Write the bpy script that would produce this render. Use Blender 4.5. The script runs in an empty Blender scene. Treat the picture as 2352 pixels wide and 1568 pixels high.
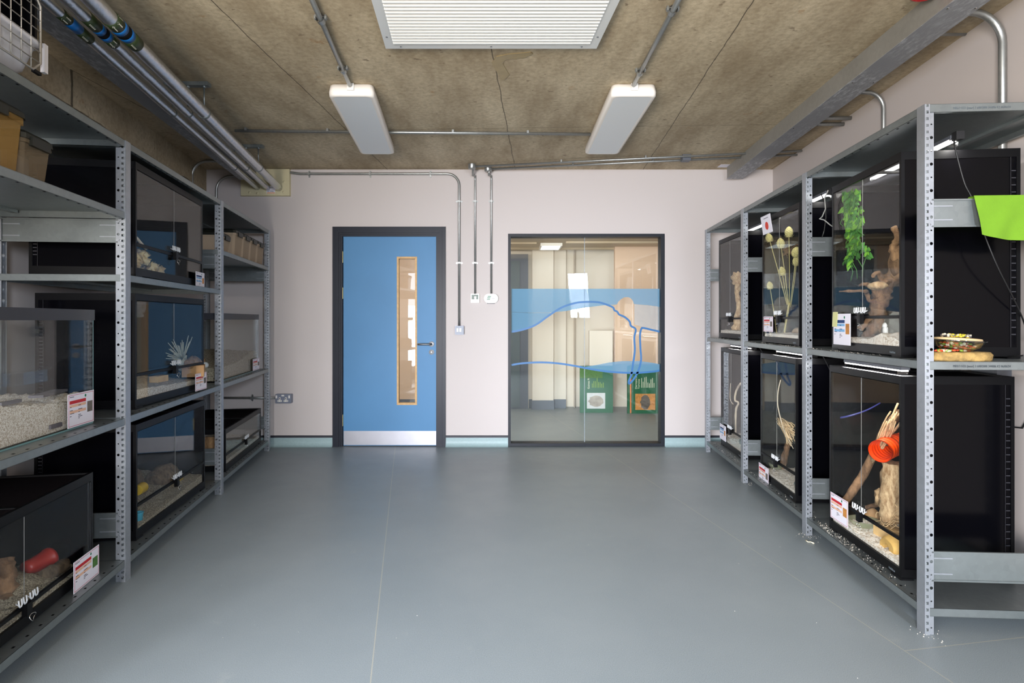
import bpy, math, random
from mathutils import Vector, Matrix, noise
sc = bpy.context.scene
C = sc.collection
# ---------------------------------------------------------------- camera, world, light
F, CX, HY, CH = 1319.0, 1176.0, 735.0, 1.186      # focal length in pixels, image centre, horizon row, camera height
cam = bpy.data.cameras.new('camera'); camo = bpy.data.objects.new('camera', cam); C.objects.link(camo)
camo.location = (0, 0, CH); camo.rotation_euler = (math.pi/2, 0, 0)
cam.sensor_width = 36; cam.lens = F/2352*36; cam.shift_y = -(784-HY)/2352; cam.clip_start = .02
sc.camera = camo
sc.view_settings.view_transform = 'Standard'; sc.view_settings.look = 'None'
sc.view_settings.gamma = 1; sc.view_settings.use_curve_mapping = False
sc.view_settings.exposure = -0.36
sc.cycles.transparent_max_bounces = 32; sc.cycles.max_bounces = 8; sc.cycles.diffuse_bounces = 5
sc.cycles.glossy_bounces = 4; sc.cycles.caustics_reflective = False; sc.cycles.caustics_refractive = False
sc.cycles.sample_clamp_indirect = 6
w = bpy.data.worlds.new('world'); sc.world = w; w.use_nodes = True
w.node_tree.nodes['Background'].inputs[0].default_value = (.78, .88, 1, 1)
w.node_tree.nodes['Background'].inputs[1].default_value = 1.0
def area(name, loc, target, sx, sy, power, col, parent=None, spread=math.pi):
    l = bpy.data.lights.new(name, 'AREA'); l.shape = 'RECTANGLE'; l.size = sx; l.size_y = sy
    l.energy = power; l.color = col; l.spread = spread
    o = bpy.data.objects.new(name, l); C.objects.link(o); o.location = loc
    d = Vector(target)-Vector(loc); o.rotation_euler = d.to_track_quat('-Z', 'Y').to_euler()
    if parent: o.parent = parent
    return o
area('added_side_light', (-1.60, -1.05, 1.25), (1.1, 2.4, -.6), 2.2, 1.9, 74, (.79, .87, 1.0), spread=1.9)  # added side light; the glazing it shines from is made up
area('ceiling_fill_left', (-1.58, -1.05, .95), (.6, 2.0, 2.8), 2.2, 1.2, 125, (1.0, .87, .70), spread=2.6)  # added warm lamp aimed up from the made-up glazing to fill the ceiling
area('daylight_rear_window', (1.55, -2.42, 1.75), (-.6, 3.4, .0), .45, 1.05, 88, (.79, .87, 1.0), spread=1.8)
area('daylight_rear_window_b', (-.98, -2.42, 1.55), (.1, 3.2, -.6), .75, 1.4, 96, (.79, .87, 1.0), spread=1.7)
area('ceiling_fill_rear', (-.98, -2.42, 1.2), (.4, 2.6, 2.8), .75, .8, 112, (1.0, .87, .70), spread=2.6)  # added warm fill at the rear window, aimed up to brighten the ceiling
area('low_wall_fill', (-1.58, -1.0, .7), (.6, 5.4, .3), 2.0, .9, 44, (.80, .86, 1.0), spread=.95)  # added low fill that brightens the lower back wall
for n_, x_, p_ in (('corridor_fill', .7, 38), ('corridor_fill_door', -1.3, 75)):  # unseen fill lamps added under the corridor ceiling
    o_ = area(n_, (x_, 5.9, 2.1), (x_, 6.66, 0), 1.3, .45, p_, (1, .96, .92)); o_.rotation_euler = (.45, 0, 0)

# ---------------------------------------------------------------- materials
M = {}
def rgb(r, g, b):
    f = lambda c: (c/255/12.92) if c/255 <= .04045 else ((c/255+.055)/1.055)**2.4
    return (f(r), f(g), f(b), 1)
def newmat(n):
    m = bpy.data.materials.new(n); m.use_nodes = True; M[n] = m
    nt = m.node_tree; return m, nt, nt.nodes['Principled BSDF'], nt.links
def mat(n, col, rough=.5, metal=0, spec=None, bump=0, bscale=60, var=0, vscale=8, coat=0):
    m, nt, p, L = newmat(n)
    p.inputs['Base Color'].default_value = col; p.inputs['Roughness'].default_value = rough
    p.inputs['Metallic'].default_value = metal
    if spec is not None: p.inputs['Specular IOR Level'].default_value = spec
    if coat: p.inputs['Coat Weight'].default_value = coat
    tc = nt.nodes.new('ShaderNodeTexCoord')
    if var:
        nz = nt.nodes.new('ShaderNodeTexNoise'); nz.inputs['Scale'].default_value = vscale; nz.inputs['Detail'].default_value = 5
        L.new(tc.outputs['Object'], nz.inputs['Vector'])
        cr = nt.nodes.new('ShaderNodeValToRGB'); L.new(nz.outputs['Fac'], cr.inputs[0])
        cr.color_ramp.elements[0].position = .3; cr.color_ramp.elements[1].position = .7
        cr.color_ramp.elements[0].color = tuple(c*(1-var) for c in col[:3])+(1,)
        cr.color_ramp.elements[1].color = tuple(min(1, c*(1+var)) for c in col[:3])+(1,)
        L.new(cr.outputs[0], p.inputs['Base Color'])
    if bump:
        nb = nt.nodes.new('ShaderNodeTexNoise'); nb.inputs['Scale'].default_value = bscale; nb.inputs['Detail'].default_value = 4
        L.new(tc.outputs['Object'], nb.inputs['Vector'])
        b = nt.nodes.new('ShaderNodeBump'); b.inputs['Strength'].default_value = bump; b.inputs['Distance'].default_value = .004
        L.new(nb.outputs['Fac'], b.inputs['Height']); L.new(b.outputs[0], p.inputs['Normal'])
    return m
def math_(nt, op, a, b=None, c=None):
    n = nt.nodes.new('ShaderNodeMath'); n.operation = op
    for i, v in enumerate((a, b, c)):
        if v is None: continue
        if isinstance(v, (int, float)): n.inputs[i].default_value = v
        else: nt.links.new(v, n.inputs[i])
    return n.outputs[0]
def mixcol(nt, fac, a, b):
    n = nt.nodes.new('ShaderNodeMix'); n.data_type = 'RGBA'
    for sock, v in ((n.inputs[0], fac), (n.inputs[6], a), (n.inputs[7], b)):
        if isinstance(v, (int, float, tuple)): sock.default_value = v
        else: nt.links.new(v, sock)
    return n.outputs[2]
def noise_(nt, vec, scale, detail=4, rough=.5):
    n = nt.nodes.new('ShaderNodeTexNoise'); n.inputs['Scale'].default_value = scale; n.inputs['Detail'].default_value = detail
    n.inputs['Roughness'].default_value = rough; nt.links.new(vec, n.inputs['Vector']); return n.outputs['Fac']
def ramp(nt, v, stops):
    r = nt.nodes.new('ShaderNodeValToRGB'); nt.links.new(v, r.inputs[0])
    e = r.color_ramp.elements
    e[0].position, e[0].color = stops[0]; e[1].position, e[1].color = stops[1]
    for p_, c_ in stops[2:]:
        x = e.new(p_); x.color = c_
    return r.outputs[0]
G = lambda v: (v, v, v, 1)
def glassmat(n, tint=(.97, 1, .985), r0=.045, boost=1.0):
    m = bpy.data.materials.new(n); m.use_nodes = True; M[n] = m; nt = m.node_tree; nt.nodes.clear()
    out = nt.nodes.new('ShaderNodeOutputMaterial'); mx = nt.nodes.new('ShaderNodeMixShader')
    tr = nt.nodes.new('ShaderNodeBsdfTransparent'); tr.inputs[0].default_value = tint+(1,)
    gl = nt.nodes.new('ShaderNodeBsdfGlossy'); gl.inputs['Roughness'].default_value = 0; gl.inputs[0].default_value = G(boost)
    lw = nt.nodes.new('ShaderNodeLayerWeight'); lw.inputs[0].default_value = .5
    f5 = math_(nt, 'POWER', lw.outputs['Facing'], 5.0); fr = math_(nt, 'MULTIPLY_ADD', f5, 1-r0, r0)
    nt.links.new(fr, mx.inputs[0]); nt.links.new(tr.outputs[0], mx.inputs[1]); nt.links.new(gl.outputs[0], mx.inputs[2])
    nt.links.new(mx.outputs[0], out.inputs[0])
def filmmat(n, col, opac):
    m = bpy.data.materials.new(n); m.use_nodes = True; M[n] = m; nt = m.node_tree; nt.nodes.clear()
    out = nt.nodes.new('ShaderNodeOutputMaterial'); mx = nt.nodes.new('ShaderNodeMixShader')
    tr = nt.nodes.new('ShaderNodeBsdfTransparent'); df = nt.nodes.new('ShaderNodeBsdfDiffuse'); df.inputs[0].default_value = col
    tl = nt.nodes.new('ShaderNodeBsdfTranslucent'); tl.inputs[0].default_value = col
    m2 = nt.nodes.new('ShaderNodeMixShader'); m2.inputs[0].default_value = .4
    nt.links.new(df.outputs[0], m2.inputs[1]); nt.links.new(tl.outputs[0], m2.inputs[2])
    mx.inputs[0].default_value = opac
    nt.links.new(tr.outputs[0], mx.inputs[1]); nt.links.new(m2.outputs[0], mx.inputs[2]); nt.links.new(mx.outputs[0], out.inputs[0])
def emit(n, col, s):
    m, nt, p, L = newmat(n); p.inputs['Base Color'].default_value = col
    p.inputs['Emission Color'].default_value = col; p.inputs['Emission Strength'].default_value = s
glassmat('glass', (.99, 1, .995), .04, .5); glassmat('panel_glass', (.96, .985, .97), .05, .8); glassmat('clear_plastic', (.93, .94, .94), .05)
filmmat('amber_plastic', rgb(170, 134, 78), .55); filmmat('smoky_plastic', rgb(160, 140, 112), .45)
filmmat('blue_film', rgb(130, 178, 208), .55); filmmat('pale_film', rgb(190, 205, 215), .3)
filmmat('mesh_lid', (.01, .01, .012, 1), .4); filmmat('mesh_dense', rgb(40, 36, 38), .88)
filmmat('frosted_tub', rgb(214, 192, 166), .8); filmmat('dish_glass', rgb(176, 182, 150), .5)
emit('led', (1, .98, .95, 1), 14); emit('window_sky', (.86, .93, 1, 1), 2.2)
mat('wall_paint', rgb(194, 186, 183), .85, bump=.05, bscale=220)
mat('skirting_vinyl', rgb(146, 168, 170), .5, var=.05, vscale=60)
mat('capping', rgb(40, 42, 50), .5)
mat('architrave', rgb(33, 36, 45), .42, spec=.25, bump=.02)
mat('door_blue', rgb(70, 124, 168), .55, var=.03, vscale=3, bump=.04, bscale=14)
mat('steel', rgb(196, 196, 198), .35, .5, bump=.02, bscale=300)
mat('brushed_steel', rgb(166, 166, 172), .42, .85, var=.06, vscale=5)
mat('chrome', rgb(210, 210, 210), .15, 1)
mat('oak', rgb(190, 150, 95), .5, var=.15, vscale=30)
mat('aluminium_black', rgb(28, 31, 38), .45, spec=.25)
mat('white_plastic', rgb(228, 226, 220), .4)
mat('light_body', rgb(236, 230, 222), .45)
mat('opal', rgb(224, 228, 230), .4)
mat('panel_white', rgb(206, 208, 207), .3)
mat('black_plastic', rgb(10, 10, 12), .42, spec=.16)
mat('black_gloss', rgb(5, 5, 8), .15, spec=.16)
mat('black_matte', rgb(8, 8, 10), .8, spec=.15)
mat('tank_rubber', rgb(44, 44, 50), .5, var=.06)
mat('galv_dark', rgb(112, 114, 116), .42, .8, var=.1, vscale=6)
mat('red_gloss', rgb(205, 10, 22), .25, coat=.4)
mat('green_band', rgb(38, 52, 22), .45); mat('blue_band', rgb(5, 92, 158), .4); mat('white_ink', rgb(215, 212, 195), .6)
mat('cream_board', rgb(206, 196, 160), .75, bump=.15, bscale=90, var=.04, vscale=10)
mat('paper', rgb(226, 224, 234), .7); mat('pink_edge', rgb(176, 34, 66), .6)
mat('red_ink', rgb(186, 22, 34), .6); mat('peach_ink', rgb(226, 180, 152), .7); mat('dark_ink', rgb(60, 58, 74), .7)
mat('navy_ink', rgb(14, 52, 104), .6); mat('sky_ink', rgb(120, 172, 214), .6); mat('green_ink', rgb(12, 112, 76), .6)
mat('faint_ink', rgb(92, 100, 106), .7)
mat('sticky_note', rgb(206, 206, 148), .7)
mat('lime_cloth', rgb(104, 148, 26), .9, bump=.5, bscale=500, var=.05, vscale=14)
mat('orange_plastic', rgb(244, 74, 12), .35); mat('red_plastic', rgb(176, 40, 30), .4)
mat('yellow_plastic', rgb(206, 170, 24), .4); mat('cyan_plastic', rgb(70, 176, 206), .4)
mat('yellow_stone', rgb(206, 164, 88), .7, var=.2, vscale=18, bump=.4, bscale=40)
mat('slab_stone', rgb(154, 126, 74), .9, var=.45, vscale=40, bump=1, bscale=60)
mat('grey_rock', rgb(120, 126, 124), .8, var=.3, vscale=20, bump=.8, bscale=40)
mat('white_ceramic', rgb(224, 226, 226), .4)
mat('slate', rgb(92, 88, 92), .7, var=.15)
mat('brown_photo', rgb(100, 92, 84), .6, var=.3, vscale=60); mat('orange_photo', rgb(190, 128, 62), .6, var=.25, vscale=30)
mat('shell_photo', rgb(84, 74, 66), .6, var=.4, vscale=40); mat('pale_photo', rgb(204, 204, 206), .6, var=.08, vscale=12)
mat('fur_photo', rgb(166, 156, 146), .6, var=.25, vscale=12); mat('green_photo', rgb(70, 112, 50), .6, var=.3, vscale=50)
mat('board_green', rgb(28, 92, 62), .35, var=.05, vscale=3); mat('lime_ink', rgb(150, 180, 60), .6); mat('orange_ink', rgb(222, 120, 62), .6)
mat('white_text', rgb(226, 226, 200), .6)
mat('corridor_paint', rgb(226, 215, 202), .85); mat('peach_paint', rgb(224, 194, 170), .85)
mat('corridor_ceiling', rgb(186, 168, 142), .8); mat('corridor_skirt', rgb(96, 102, 114), .5); mat('corridor_door', rgb(92, 104, 110), .5)
mat('brown_frame', rgb(112, 86, 78), .5); mat('wood_block', rgb(214, 178, 122), .7, var=.12, vscale=20)
mat('food_red', rgb(196, 62, 24), .5, var=.2, vscale=60); mat('food_green', rgb(120, 150, 50), .5, var=.3, vscale=60)
mat('food_yellow', rgb(214, 190, 50), .6, var=.2, vscale=60); mat('food_pale', rgb(214, 204, 178), .7, var=.2, vscale=60)
mat('tan_ceramic', rgb(206, 178, 134), .5)
mat('lcd', rgb(56, 80, 66), .4); mat('grey_metal', rgb(126, 132, 148), .45, .35); mat('grey_box', rgb(98, 102, 110), .45, .4)
mat('brass', rgb(186, 170, 120), .35, 1)
mat('raffia', rgb(214, 184, 140), .8, var=.15, vscale=40)
mat('pale_twig', rgb(222, 206, 182), .7); mat('teasel_head', rgb(196, 186, 122), .85, bump=1, bscale=260, var=.2, vscale=90)
mat('teasel_stem', rgb(176, 166, 112), .8); mat('coral_white', rgb(186, 186, 170), .7)
mat('reflection_blue', rgb(50, 52, 110), .35); mat('cord_black', rgb(16, 16, 18), .45); mat('cord_clear', rgb(130, 130, 128), .35)
mat('leaf', rgb(62, 122, 46), .5, var=.3, vscale=22); mat('leaf_light', rgb(112, 172, 50), .5, var=.15, vscale=22)
mat('dirt', rgb(222, 214, 200), .9); mat('pale_cream', rgb(222, 214, 186), .6)
mat('sealant', rgb(150, 132, 92), .35, var=.1, vscale=20)
mat('carrier_base', rgb(206, 200, 198), .35); mat('carrier_wire', rgb(176, 170, 160), .4, .6)
mat('brown_box', rgb(116, 88, 40), .6); mat('dark_lid', rgb(22, 24, 18), .45); mat('red_sign', rgb(206, 60, 44), .6)
mat('green_sticker', rgb(90, 200, 120), .6); mat('hide_clay', rgb(176, 136, 92), .75, var=.15, vscale=14)
mat('tile_grey', rgb(116, 104, 86), .7, var=.1)
def galv(n, base, metal=.75, rough=.38):
    m, nt, p, L = newmat(n); tc = nt.nodes.new('ShaderNodeTexCoord')
    v = nt.nodes.new('ShaderNodeTexVoronoi'); v.inputs['Scale'].default_value = 55; L.new(tc.outputs['Object'], v.inputs['Vector'])
    nz = noise_(nt, tc.outputs['Object'], 3.5, 6)
    a = math_(nt, 'MULTIPLY_ADD', v.outputs['Color'], .18, .32); b = math_(nt, 'MULTIPLY_ADD', nz, .5, a)
    L.new(ramp(nt, b, [(.3, tuple(c*.8 for c in base[:3])+(1,)), (.95, tuple(min(1, c*1.25) for c in base[:3])+(1,))]), p.inputs['Base Color'])
    p.inputs['Metallic'].default_value = metal; L.new(math_(nt, 'MULTIPLY_ADD', nz, .25, rough-.1), p.inputs['Roughness'])
galv('galv', rgb(138, 145, 146), .8); galv('galv_light', rgb(166, 171, 178), .75, .4); galv('conduit', rgb(156, 158, 156), .8, .35)
galv('trunking', rgb(140, 138, 132), .3, .5)
def foil():
    m, nt, p, L = newmat('foil'); tc = nt.nodes.new('ShaderNodeTexCoord')
    p.inputs['Base Color'].default_value = rgb(214, 218, 226); p.inputs['Metallic'].default_value = .95; p.inputs['Roughness'].default_value = .2
    n1 = noise_(nt, tc.outputs['Object'], 38, 6, .65); b = nt.nodes.new('ShaderNodeBump'); b.inputs['Strength'].default_value = .95; b.inputs['Distance'].default_value = .004
    L.new(n1, b.inputs['Height']); L.new(b.outputs[0], p.inputs['Normal'])
foil()
def concrete():
    m, nt, p, L = newmat('concrete'); tc = nt.nodes.new('ShaderNodeTexCoord'); O = tc.outputs['Object']
    mp = nt.nodes.new('ShaderNodeMapping'); mp.inputs['Scale'].default_value = (2.6, .7, 1); L.new(O, mp.inputs[0])
    big = noise_(nt, mp.outputs[0], 1.6, 8, .62); fine = noise_(nt, O, 38, 8, .7); med = noise_(nt, O, 7, 6, .65)
    c1 = ramp(nt, big, [(.34, rgb(160, 143, 115)), (.68, rgb(208, 193, 164))])
    c2 = mixcol(nt, math_(nt, 'MULTIPLY', ramp(nt, fine, [(.38, G(0)), (.68, G(1))]), .5), c1, rgb(118, 102, 78))
    c3 = mixcol(nt, math_(nt, 'MULTIPLY', ramp(nt, med, [(.66, G(0)), (.72, G(1))]), .45), c2, rgb(150, 106, 54))
    mp2 = nt.nodes.new('ShaderNodeMapping'); mp2.inputs['Scale'].default_value = (1.2, 1.8, 1); L.new(O, mp2.inputs[0])
    sp = noise_(nt, mp2.outputs[0], 12, 3, .5)
    c4 = mixcol(nt, math_(nt, 'MULTIPLY', ramp(nt, sp, [(.69, G(0)), (.72, G(1))]), .5), c3, rgb(78, 56, 36))
    sx = nt.nodes.new('ShaderNodeSeparateXYZ'); L.new(O, sx.inputs[0])
    wob = math_(nt, 'MULTIPLY', noise_(nt, O, 5, 6), .02)
    u = math_(nt, 'ADD', math_(nt, 'SUBTRACT', sx.outputs[0], math_(nt, 'MULTIPLY', sx.outputs[1], .057)), wob)
    k = math_(nt, 'PINGPONG', math_(nt, 'ADD', u, .276-.01), .6)
    w1 = math_(nt, 'LESS_THAN', k, .0028)
    v = math_(nt, 'ADD', math_(nt, 'ADD', sx.outputs[1], math_(nt, 'MULTIPLY', sx.outputs[0], .04)), wob)
    w2 = math_(nt, 'LESS_THAN', math_(nt, 'ABSOLUTE', math_(nt, 'SUBTRACT', v, 4.24)), .002)
    ln = math_(nt, 'MAXIMUM', w1, w2)
    c5 = mixcol(nt, math_(nt, 'MULTIPLY', ln, .8), c4, rgb(48, 40, 30))
    L.new(c5, p.inputs['Base Color']); p.inputs['Roughness'].default_value = .75
    b = nt.nodes.new('ShaderNodeBump'); b.inputs['Strength'].default_value = .25; b.inputs['Distance'].default_value = .004
    L.new(math_(nt, 'SUBTRACT', fine, ln), b.inputs['Height']); L.new(b.outputs[0], p.inputs['Normal'])
concrete()
def vinyl():
    m, nt, p, L = newmat('vinyl_floor'); tc = nt.nodes.new('ShaderNodeTexCoord'); O = tc.outputs['Object']
    f = noise_(nt, O, 420, 2); g = noise_(nt, O, 1.3, 6, .6); s = noise_(nt, O, 4.5, 8, .7)
    c1 = ramp(nt, f, [(.35, rgb(110, 119, 123)), (.65, rgb(138, 147, 151))])
    c2 = mixcol(nt, math_(nt, 'MULTIPLY', ramp(nt, g, [(.4, G(0)), (.7, G(1))]), .22), c1, rgb(150, 156, 158))
    c3 = mixcol(nt, math_(nt, 'MULTIPLY', ramp(nt, s, [(.62, G(0)), (.72, G(1))]), .14), c2, rgb(178, 178, 170))
    sx = nt.nodes.new('ShaderNodeSeparateXYZ'); L.new(O, sx.inputs[0]); X, Y = sx.outputs[0], sx.outputs[1]
    u = math_(nt, 'MULTIPLY_ADD', Y, .18, X)
    s1 = math_(nt, 'LESS_THAN', math_(nt, 'ABSOLUTE', math_(nt, 'ADD', u, .125)), .0022)
    s2 = math_(nt, 'LESS_THAN', math_(nt, 'ABSOLUTE', math_(nt, 'SUBTRACT', u, 1.78)), .0022)
    s3 = math_(nt, 'LESS_THAN', math_(nt, 'ABSOLUTE', math_(nt, 'SUBTRACT', math_(nt, 'MULTIPLY_ADD', X, -.174, Y), 1.816)), .0022)
    s3 = math_(nt, 'MULTIPLY', s3, math_(nt, 'GREATER_THAN', u, 1.78))
    ln = math_(nt, 'MAXIMUM', math_(nt, 'MAXIMUM', s1, s2), s3)
    c4 = mixcol(nt, math_(nt, 'MULTIPLY', ln, .55), c3, rgb(168, 164, 148))
    L.new(c4, p.inputs['Base Color']); L.new(math_(nt, 'MULTIPLY_ADD', s, .2, .33), p.inputs['Roughness'])
    b = nt.nodes.new('ShaderNodeBump'); b.inputs['Strength'].default_value = .12; b.inputs['Distance'].default_value = .001
    L.new(f, b.inputs['Height']); L.new(b.outputs[0], p.inputs['Normal'])
vinyl()
def chips(n, a, b_, c, scale=110):
    m, nt, p, L = newmat(n); tc = nt.nodes.new('ShaderNodeTexCoord'); O = tc.outputs['Object']
    v = nt.nodes.new('ShaderNodeTexVoronoi'); v.inputs['Scale'].default_value = scale; v.inputs['Randomness'].default_value = 1; L.new(O, v.inputs['Vector'])
    sp = nt.nodes.new('ShaderNodeSeparateColor'); L.new(v.outputs['Color'], sp.inputs[0])
    col = ramp(nt, sp.outputs[0], [(.0, b_), (.5, a), (.9, c)])
    L.new(col, p.inputs['Base Color']); p.inputs['Roughness'].default_value = .9
    bp = nt.nodes.new('ShaderNodeBump'); bp.inputs['Strength'].default_value = .9; bp.inputs['Distance'].default_value = .006
    L.new(sp.outputs[1], bp.inputs['Height']); L.new(bp.outputs[0], p.inputs['Normal'])
chips('shavings', rgb(212, 200, 184), rgb(166, 148, 124), rgb(236, 230, 220), 280)
chips('shavings_white', rgb(232, 222, 208), rgb(176, 156, 134), rgb(248, 244, 238), 200)
chips('shavings_grey', rgb(156, 144, 124), rgb(104, 92, 76), rgb(200, 188, 164), 280)
chips('tissue', rgb(206, 178, 122), rgb(170, 138, 88), rgb(224, 204, 156), 30)
def bark(n, a, b_, sc_=9, st=.7):
    m, nt, p, L = newmat(n); tc = nt.nodes.new('ShaderNodeTexCoord'); O = tc.outputs['Object']
    mp = nt.nodes.new('ShaderNodeMapping'); mp.inputs['Scale'].default_value = (1, 1, .35); L.new(O, mp.inputs[0])
    f = noise_(nt, mp.outputs[0], sc_*6, 8, .7)
    L.new(ramp(nt, f, [(.35, b_), (.62, a)]), p.inputs['Base Color']); p.inputs['Roughness'].default_value = .85
    bp = nt.nodes.new('ShaderNodeBump'); bp.inputs['Strength'].default_value = st; bp.inputs['Distance'].default_value = .006
    L.new(f, bp.inputs['Height']); L.new(bp.outputs[0], p.inputs['Normal'])
bark('driftwood', rgb(150, 114, 82), rgb(78, 54, 36), 5, 1); bark('pale_bark', rgb(220, 190, 148), rgb(142, 104, 66)); bark('cork', rgb(178, 138, 96), rgb(90, 62, 40), 5, 1)
bark('dark_log', rgb(128, 108, 86), rgb(66, 54, 42))
# ---------------------------------------------------------------- mesh helpers
ORG = {}
def tag(o, label=None, cat=None, group=None, kind=None):
    for k, v in (('label', label), ('category', cat), ('group', group), ('kind', kind)):
        if v: o[k] = v
    return o
def thing(name, label, cat, loc=(0, 0, 0), group=None, mat4=None):
    o = bpy.data.objects.new(name, None); C.objects.link(o); o.empty_display_size = .05
    if mat4 is not None: o.matrix_world = mat4; ORG[o.name] = Vector((0, 0, 0))
    else: o.location = loc; ORG[o.name] = Vector(loc)
    return tag(o, label, cat, group)
class MB:
    def __init__(s): s.v = []; s.f = []; s.m = []; s.sm = []; s.cur = 0
    def mat(s, i): s.cur = i; return s
    def add(s, vs, fs, smooth=False):
        k = len(s.v); s.v += [Vector(x) for x in vs]
        for f in fs: s.f.append([k+i for i in f]); s.m.append(s.cur); s.sm.append(smooth)
        return s
    def hexa(s, p):     # 8 points: bottom ring 0-3, top ring 4-7
        return s.add(p, [(3, 2, 1, 0), (4, 5, 6, 7), (0, 1, 5, 4), (1, 2, 6, 5), (2, 3, 7, 6), (3, 0, 4, 7)])
    def box(s, a, b, T=None):
        x0, y0, z0 = a; x1, y1, z1 = b
        p = [(x0, y0, z0), (x1, y0, z0), (x1, y1, z0), (x0, y1, z0), (x0, y0, z1), (x1, y0, z1), (x1, y1, z1), (x0, y1, z1)]
        if T: p = [T(*q) for q in p]
        return s.hexa(p)
    def rbox(s, a, b, r, T=None, n=3):    # box with vertical edges rounded in the x-z plane (for plates facing y)
        x0, y0, z0 = a; x1, y1, z1 = b; o = []
        for cx, cz, a0 in ((x1-r, z1-r, 0), (x0+r, z1-r, 90), (x0+r, z0+r, 180), (x1-r, z0+r, 270)):
            for i in range(n+1):
                t = math.radians(a0+90*i/n); o.append((cx+r*math.cos(t), cz+r*math.sin(t)))
        return s.prism([(x, y0, z) for x, z in o], [(x, y1, z) for x, z in o], T)
    def prism(s, A, B, T=None, smooth=False):
        n = len(A)
        if T: A = [T(*q) for q in A]; B = [T(*q) for q in B]
        k = len(s.v); s.add(list(A)+list(B), [tuple(range(n)), tuple(range(2*n-1, n-1, -1))])
        return s.add(list(A)+list(B), [(i, (i+1) % n, n+(i+1) % n, n+i)[::-1] for i in range(n)], smooth)
    def tube(s, pts, r, n=8, caps=True, smooth=True, jit=0, seed=0):
        pts = [Vector(p) for p in pts]; m = len(pts)
        rs = r if isinstance(r, (list, tuple)) else [r]*m
        t0 = (pts[1]-pts[0]).normalized(); up = Vector((0, 0, 1)) if abs(t0.z) < .9 else Vector((1, 0, 0))
        nrm = (up - t0*up.dot(t0)).normalized(); vs = []; rnd = random.Random(seed)
        for i, p in enumerate(pts):
            t = (pts[min(i+1, m-1)]-pts[max(i-1, 0)]).normalized()
            nrm = (nrm - t*nrm.dot(t)).normalized(); bi = t.cross(nrm)
            for j in range(n):
                a = 2*math.pi*j/n
                d = nrm*math.cos(a)+bi*math.sin(a)
                rr = rs[i]*(1+(jit*(noise.noise((p+d*rs[i])*55+Vector((seed, 0, 0)))*1.6) if jit else 0))
                vs.append(p+d*rr)
        fs = [(i*n+j, i*n+(j+1) % n, (i+1)*n+(j+1) % n, (i+1)*n+j) for i in range(m-1) for j in range(n)]
        s.add(vs, fs, smooth)
        if caps:
            k = len(s.v)-len(vs); s.f.append([k+j for j in range(n)][::-1]); s.m.append(s.cur); s.sm.append(False)
            s.f.append([k+(m-1)*n+j for j in range(n)]); s.m.append(s.cur); s.sm.append(False)
        return s
    def lathe(s, prof, c, n=20, axis='z', sx=1, sy=1):
        vs = []; m = len(prof)
        for r, h in prof:
            for j in range(n):
                a = 2*math.pi*j/n; x, y = r*math.cos(a)*sx, r*math.sin(a)*sy
                q = (x, y, h) if axis == 'z' else ((x, h, y) if axis == 'y' else (h, x, y))
                vs.append(Vector(c)+Vector(q))
        fs = [(i*n+j, i*n+(j+1) % n, (i+1)*n+(j+1) % n, (i+1)*n+j) for i in range(m-1) for j in range(n)]
        return s.add(vs, fs, True)
    def blob(s, c, r, jit=.2, n=10, seed=0, fr=2.0):
        c = Vector(c); r = Vector(r) if hasattr(r, '__len__') else Vector((r, r, r)); vs = []; m = n
        for i in range(m+1):
            th = math.pi*i/m
            for j in range(2*n):
                a = math.pi*j/n; d = Vector((math.sin(th)*math.cos(a), math.sin(th)*math.sin(a), math.cos(th)))
                k = 1+jit*noise.noise(d*fr+Vector((seed*3.1, seed, 0)))+jit*.5*noise.noise(d*fr*2.7+Vector((0, seed*2, 5)))
                vs.append(c+Vector((d.x*r.x, d.y*r.y, d.z*r.z))*k)
        N = 2*n
        return s.add(vs, [(i*N+j, (i+1)*N+j, (i+1)*N+(j+1) % N, i*N+(j+1) % N) for i in range(m) for j in range(N)], True)
    def text(s, txt, size, T, align='LEFT', depth=.0006):
        cu = bpy.data.curves.new('t', 'FONT'); cu.body = txt; cu.size = size; cu.align_x = align; cu.extrude = depth/2; cu.resolution_u = 2
        o = bpy.data.objects.new('t', cu); C.objects.link(o); dg = bpy.context.evaluated_depsgraph_get()
        me = o.evaluated_get(dg).to_mesh()
        s.add([T(v.co.x, v.co.y, v.co.z) for v in me.vertices], [tuple(p.vertices) for p in me.polygons])
        o.evaluated_get(dg).to_mesh_clear(); bpy.data.objects.remove(o); bpy.data.curves.remove(cu)
        return s
    def build(s, name, mats, parent=None, loc=None):
        if isinstance(mats, str): mats = [mats]
        me = bpy.data.meshes.new(name); org = ORG.get(parent.name, Vector((0, 0, 0))) if parent else (Vector(loc) if loc else Vector((0, 0, 0)))
        if not parent and loc is None and s.v:
            lo = [min(v[i] for v in s.v) for i in range(3)]; hi = [max(v[i] for v in s.v) for i in range(3)]
            org = Vector(((lo[0]+hi[0])/2, (lo[1]+hi[1])/2, lo[2]))
        me.from_pydata([v-org for v in s.v], [], s.f); me.update()
        for i, p in enumerate(me.polygons): p.material_index = s.m[i]; p.use_smooth = s.sm[i]
        for x in mats: me.materials.append(M[x])
        o = bpy.data.objects.new(name, me); C.objects.link(o)
        if parent: o.parent = parent; ORG[o.name] = org
        else: o.location = org; ORG[o.name] = org
        return o
def struct(name, mb, mats, parent=None):
    o = mb.build(name, mats, parent, loc=(0, 0, 0) if not parent else None)
    if not parent: o['kind'] = 'structure'
    return o
def at(px, py, Y): return Vector(((px-CX)/F*Y, Y, CH-(py-HY)/F*Y))
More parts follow.
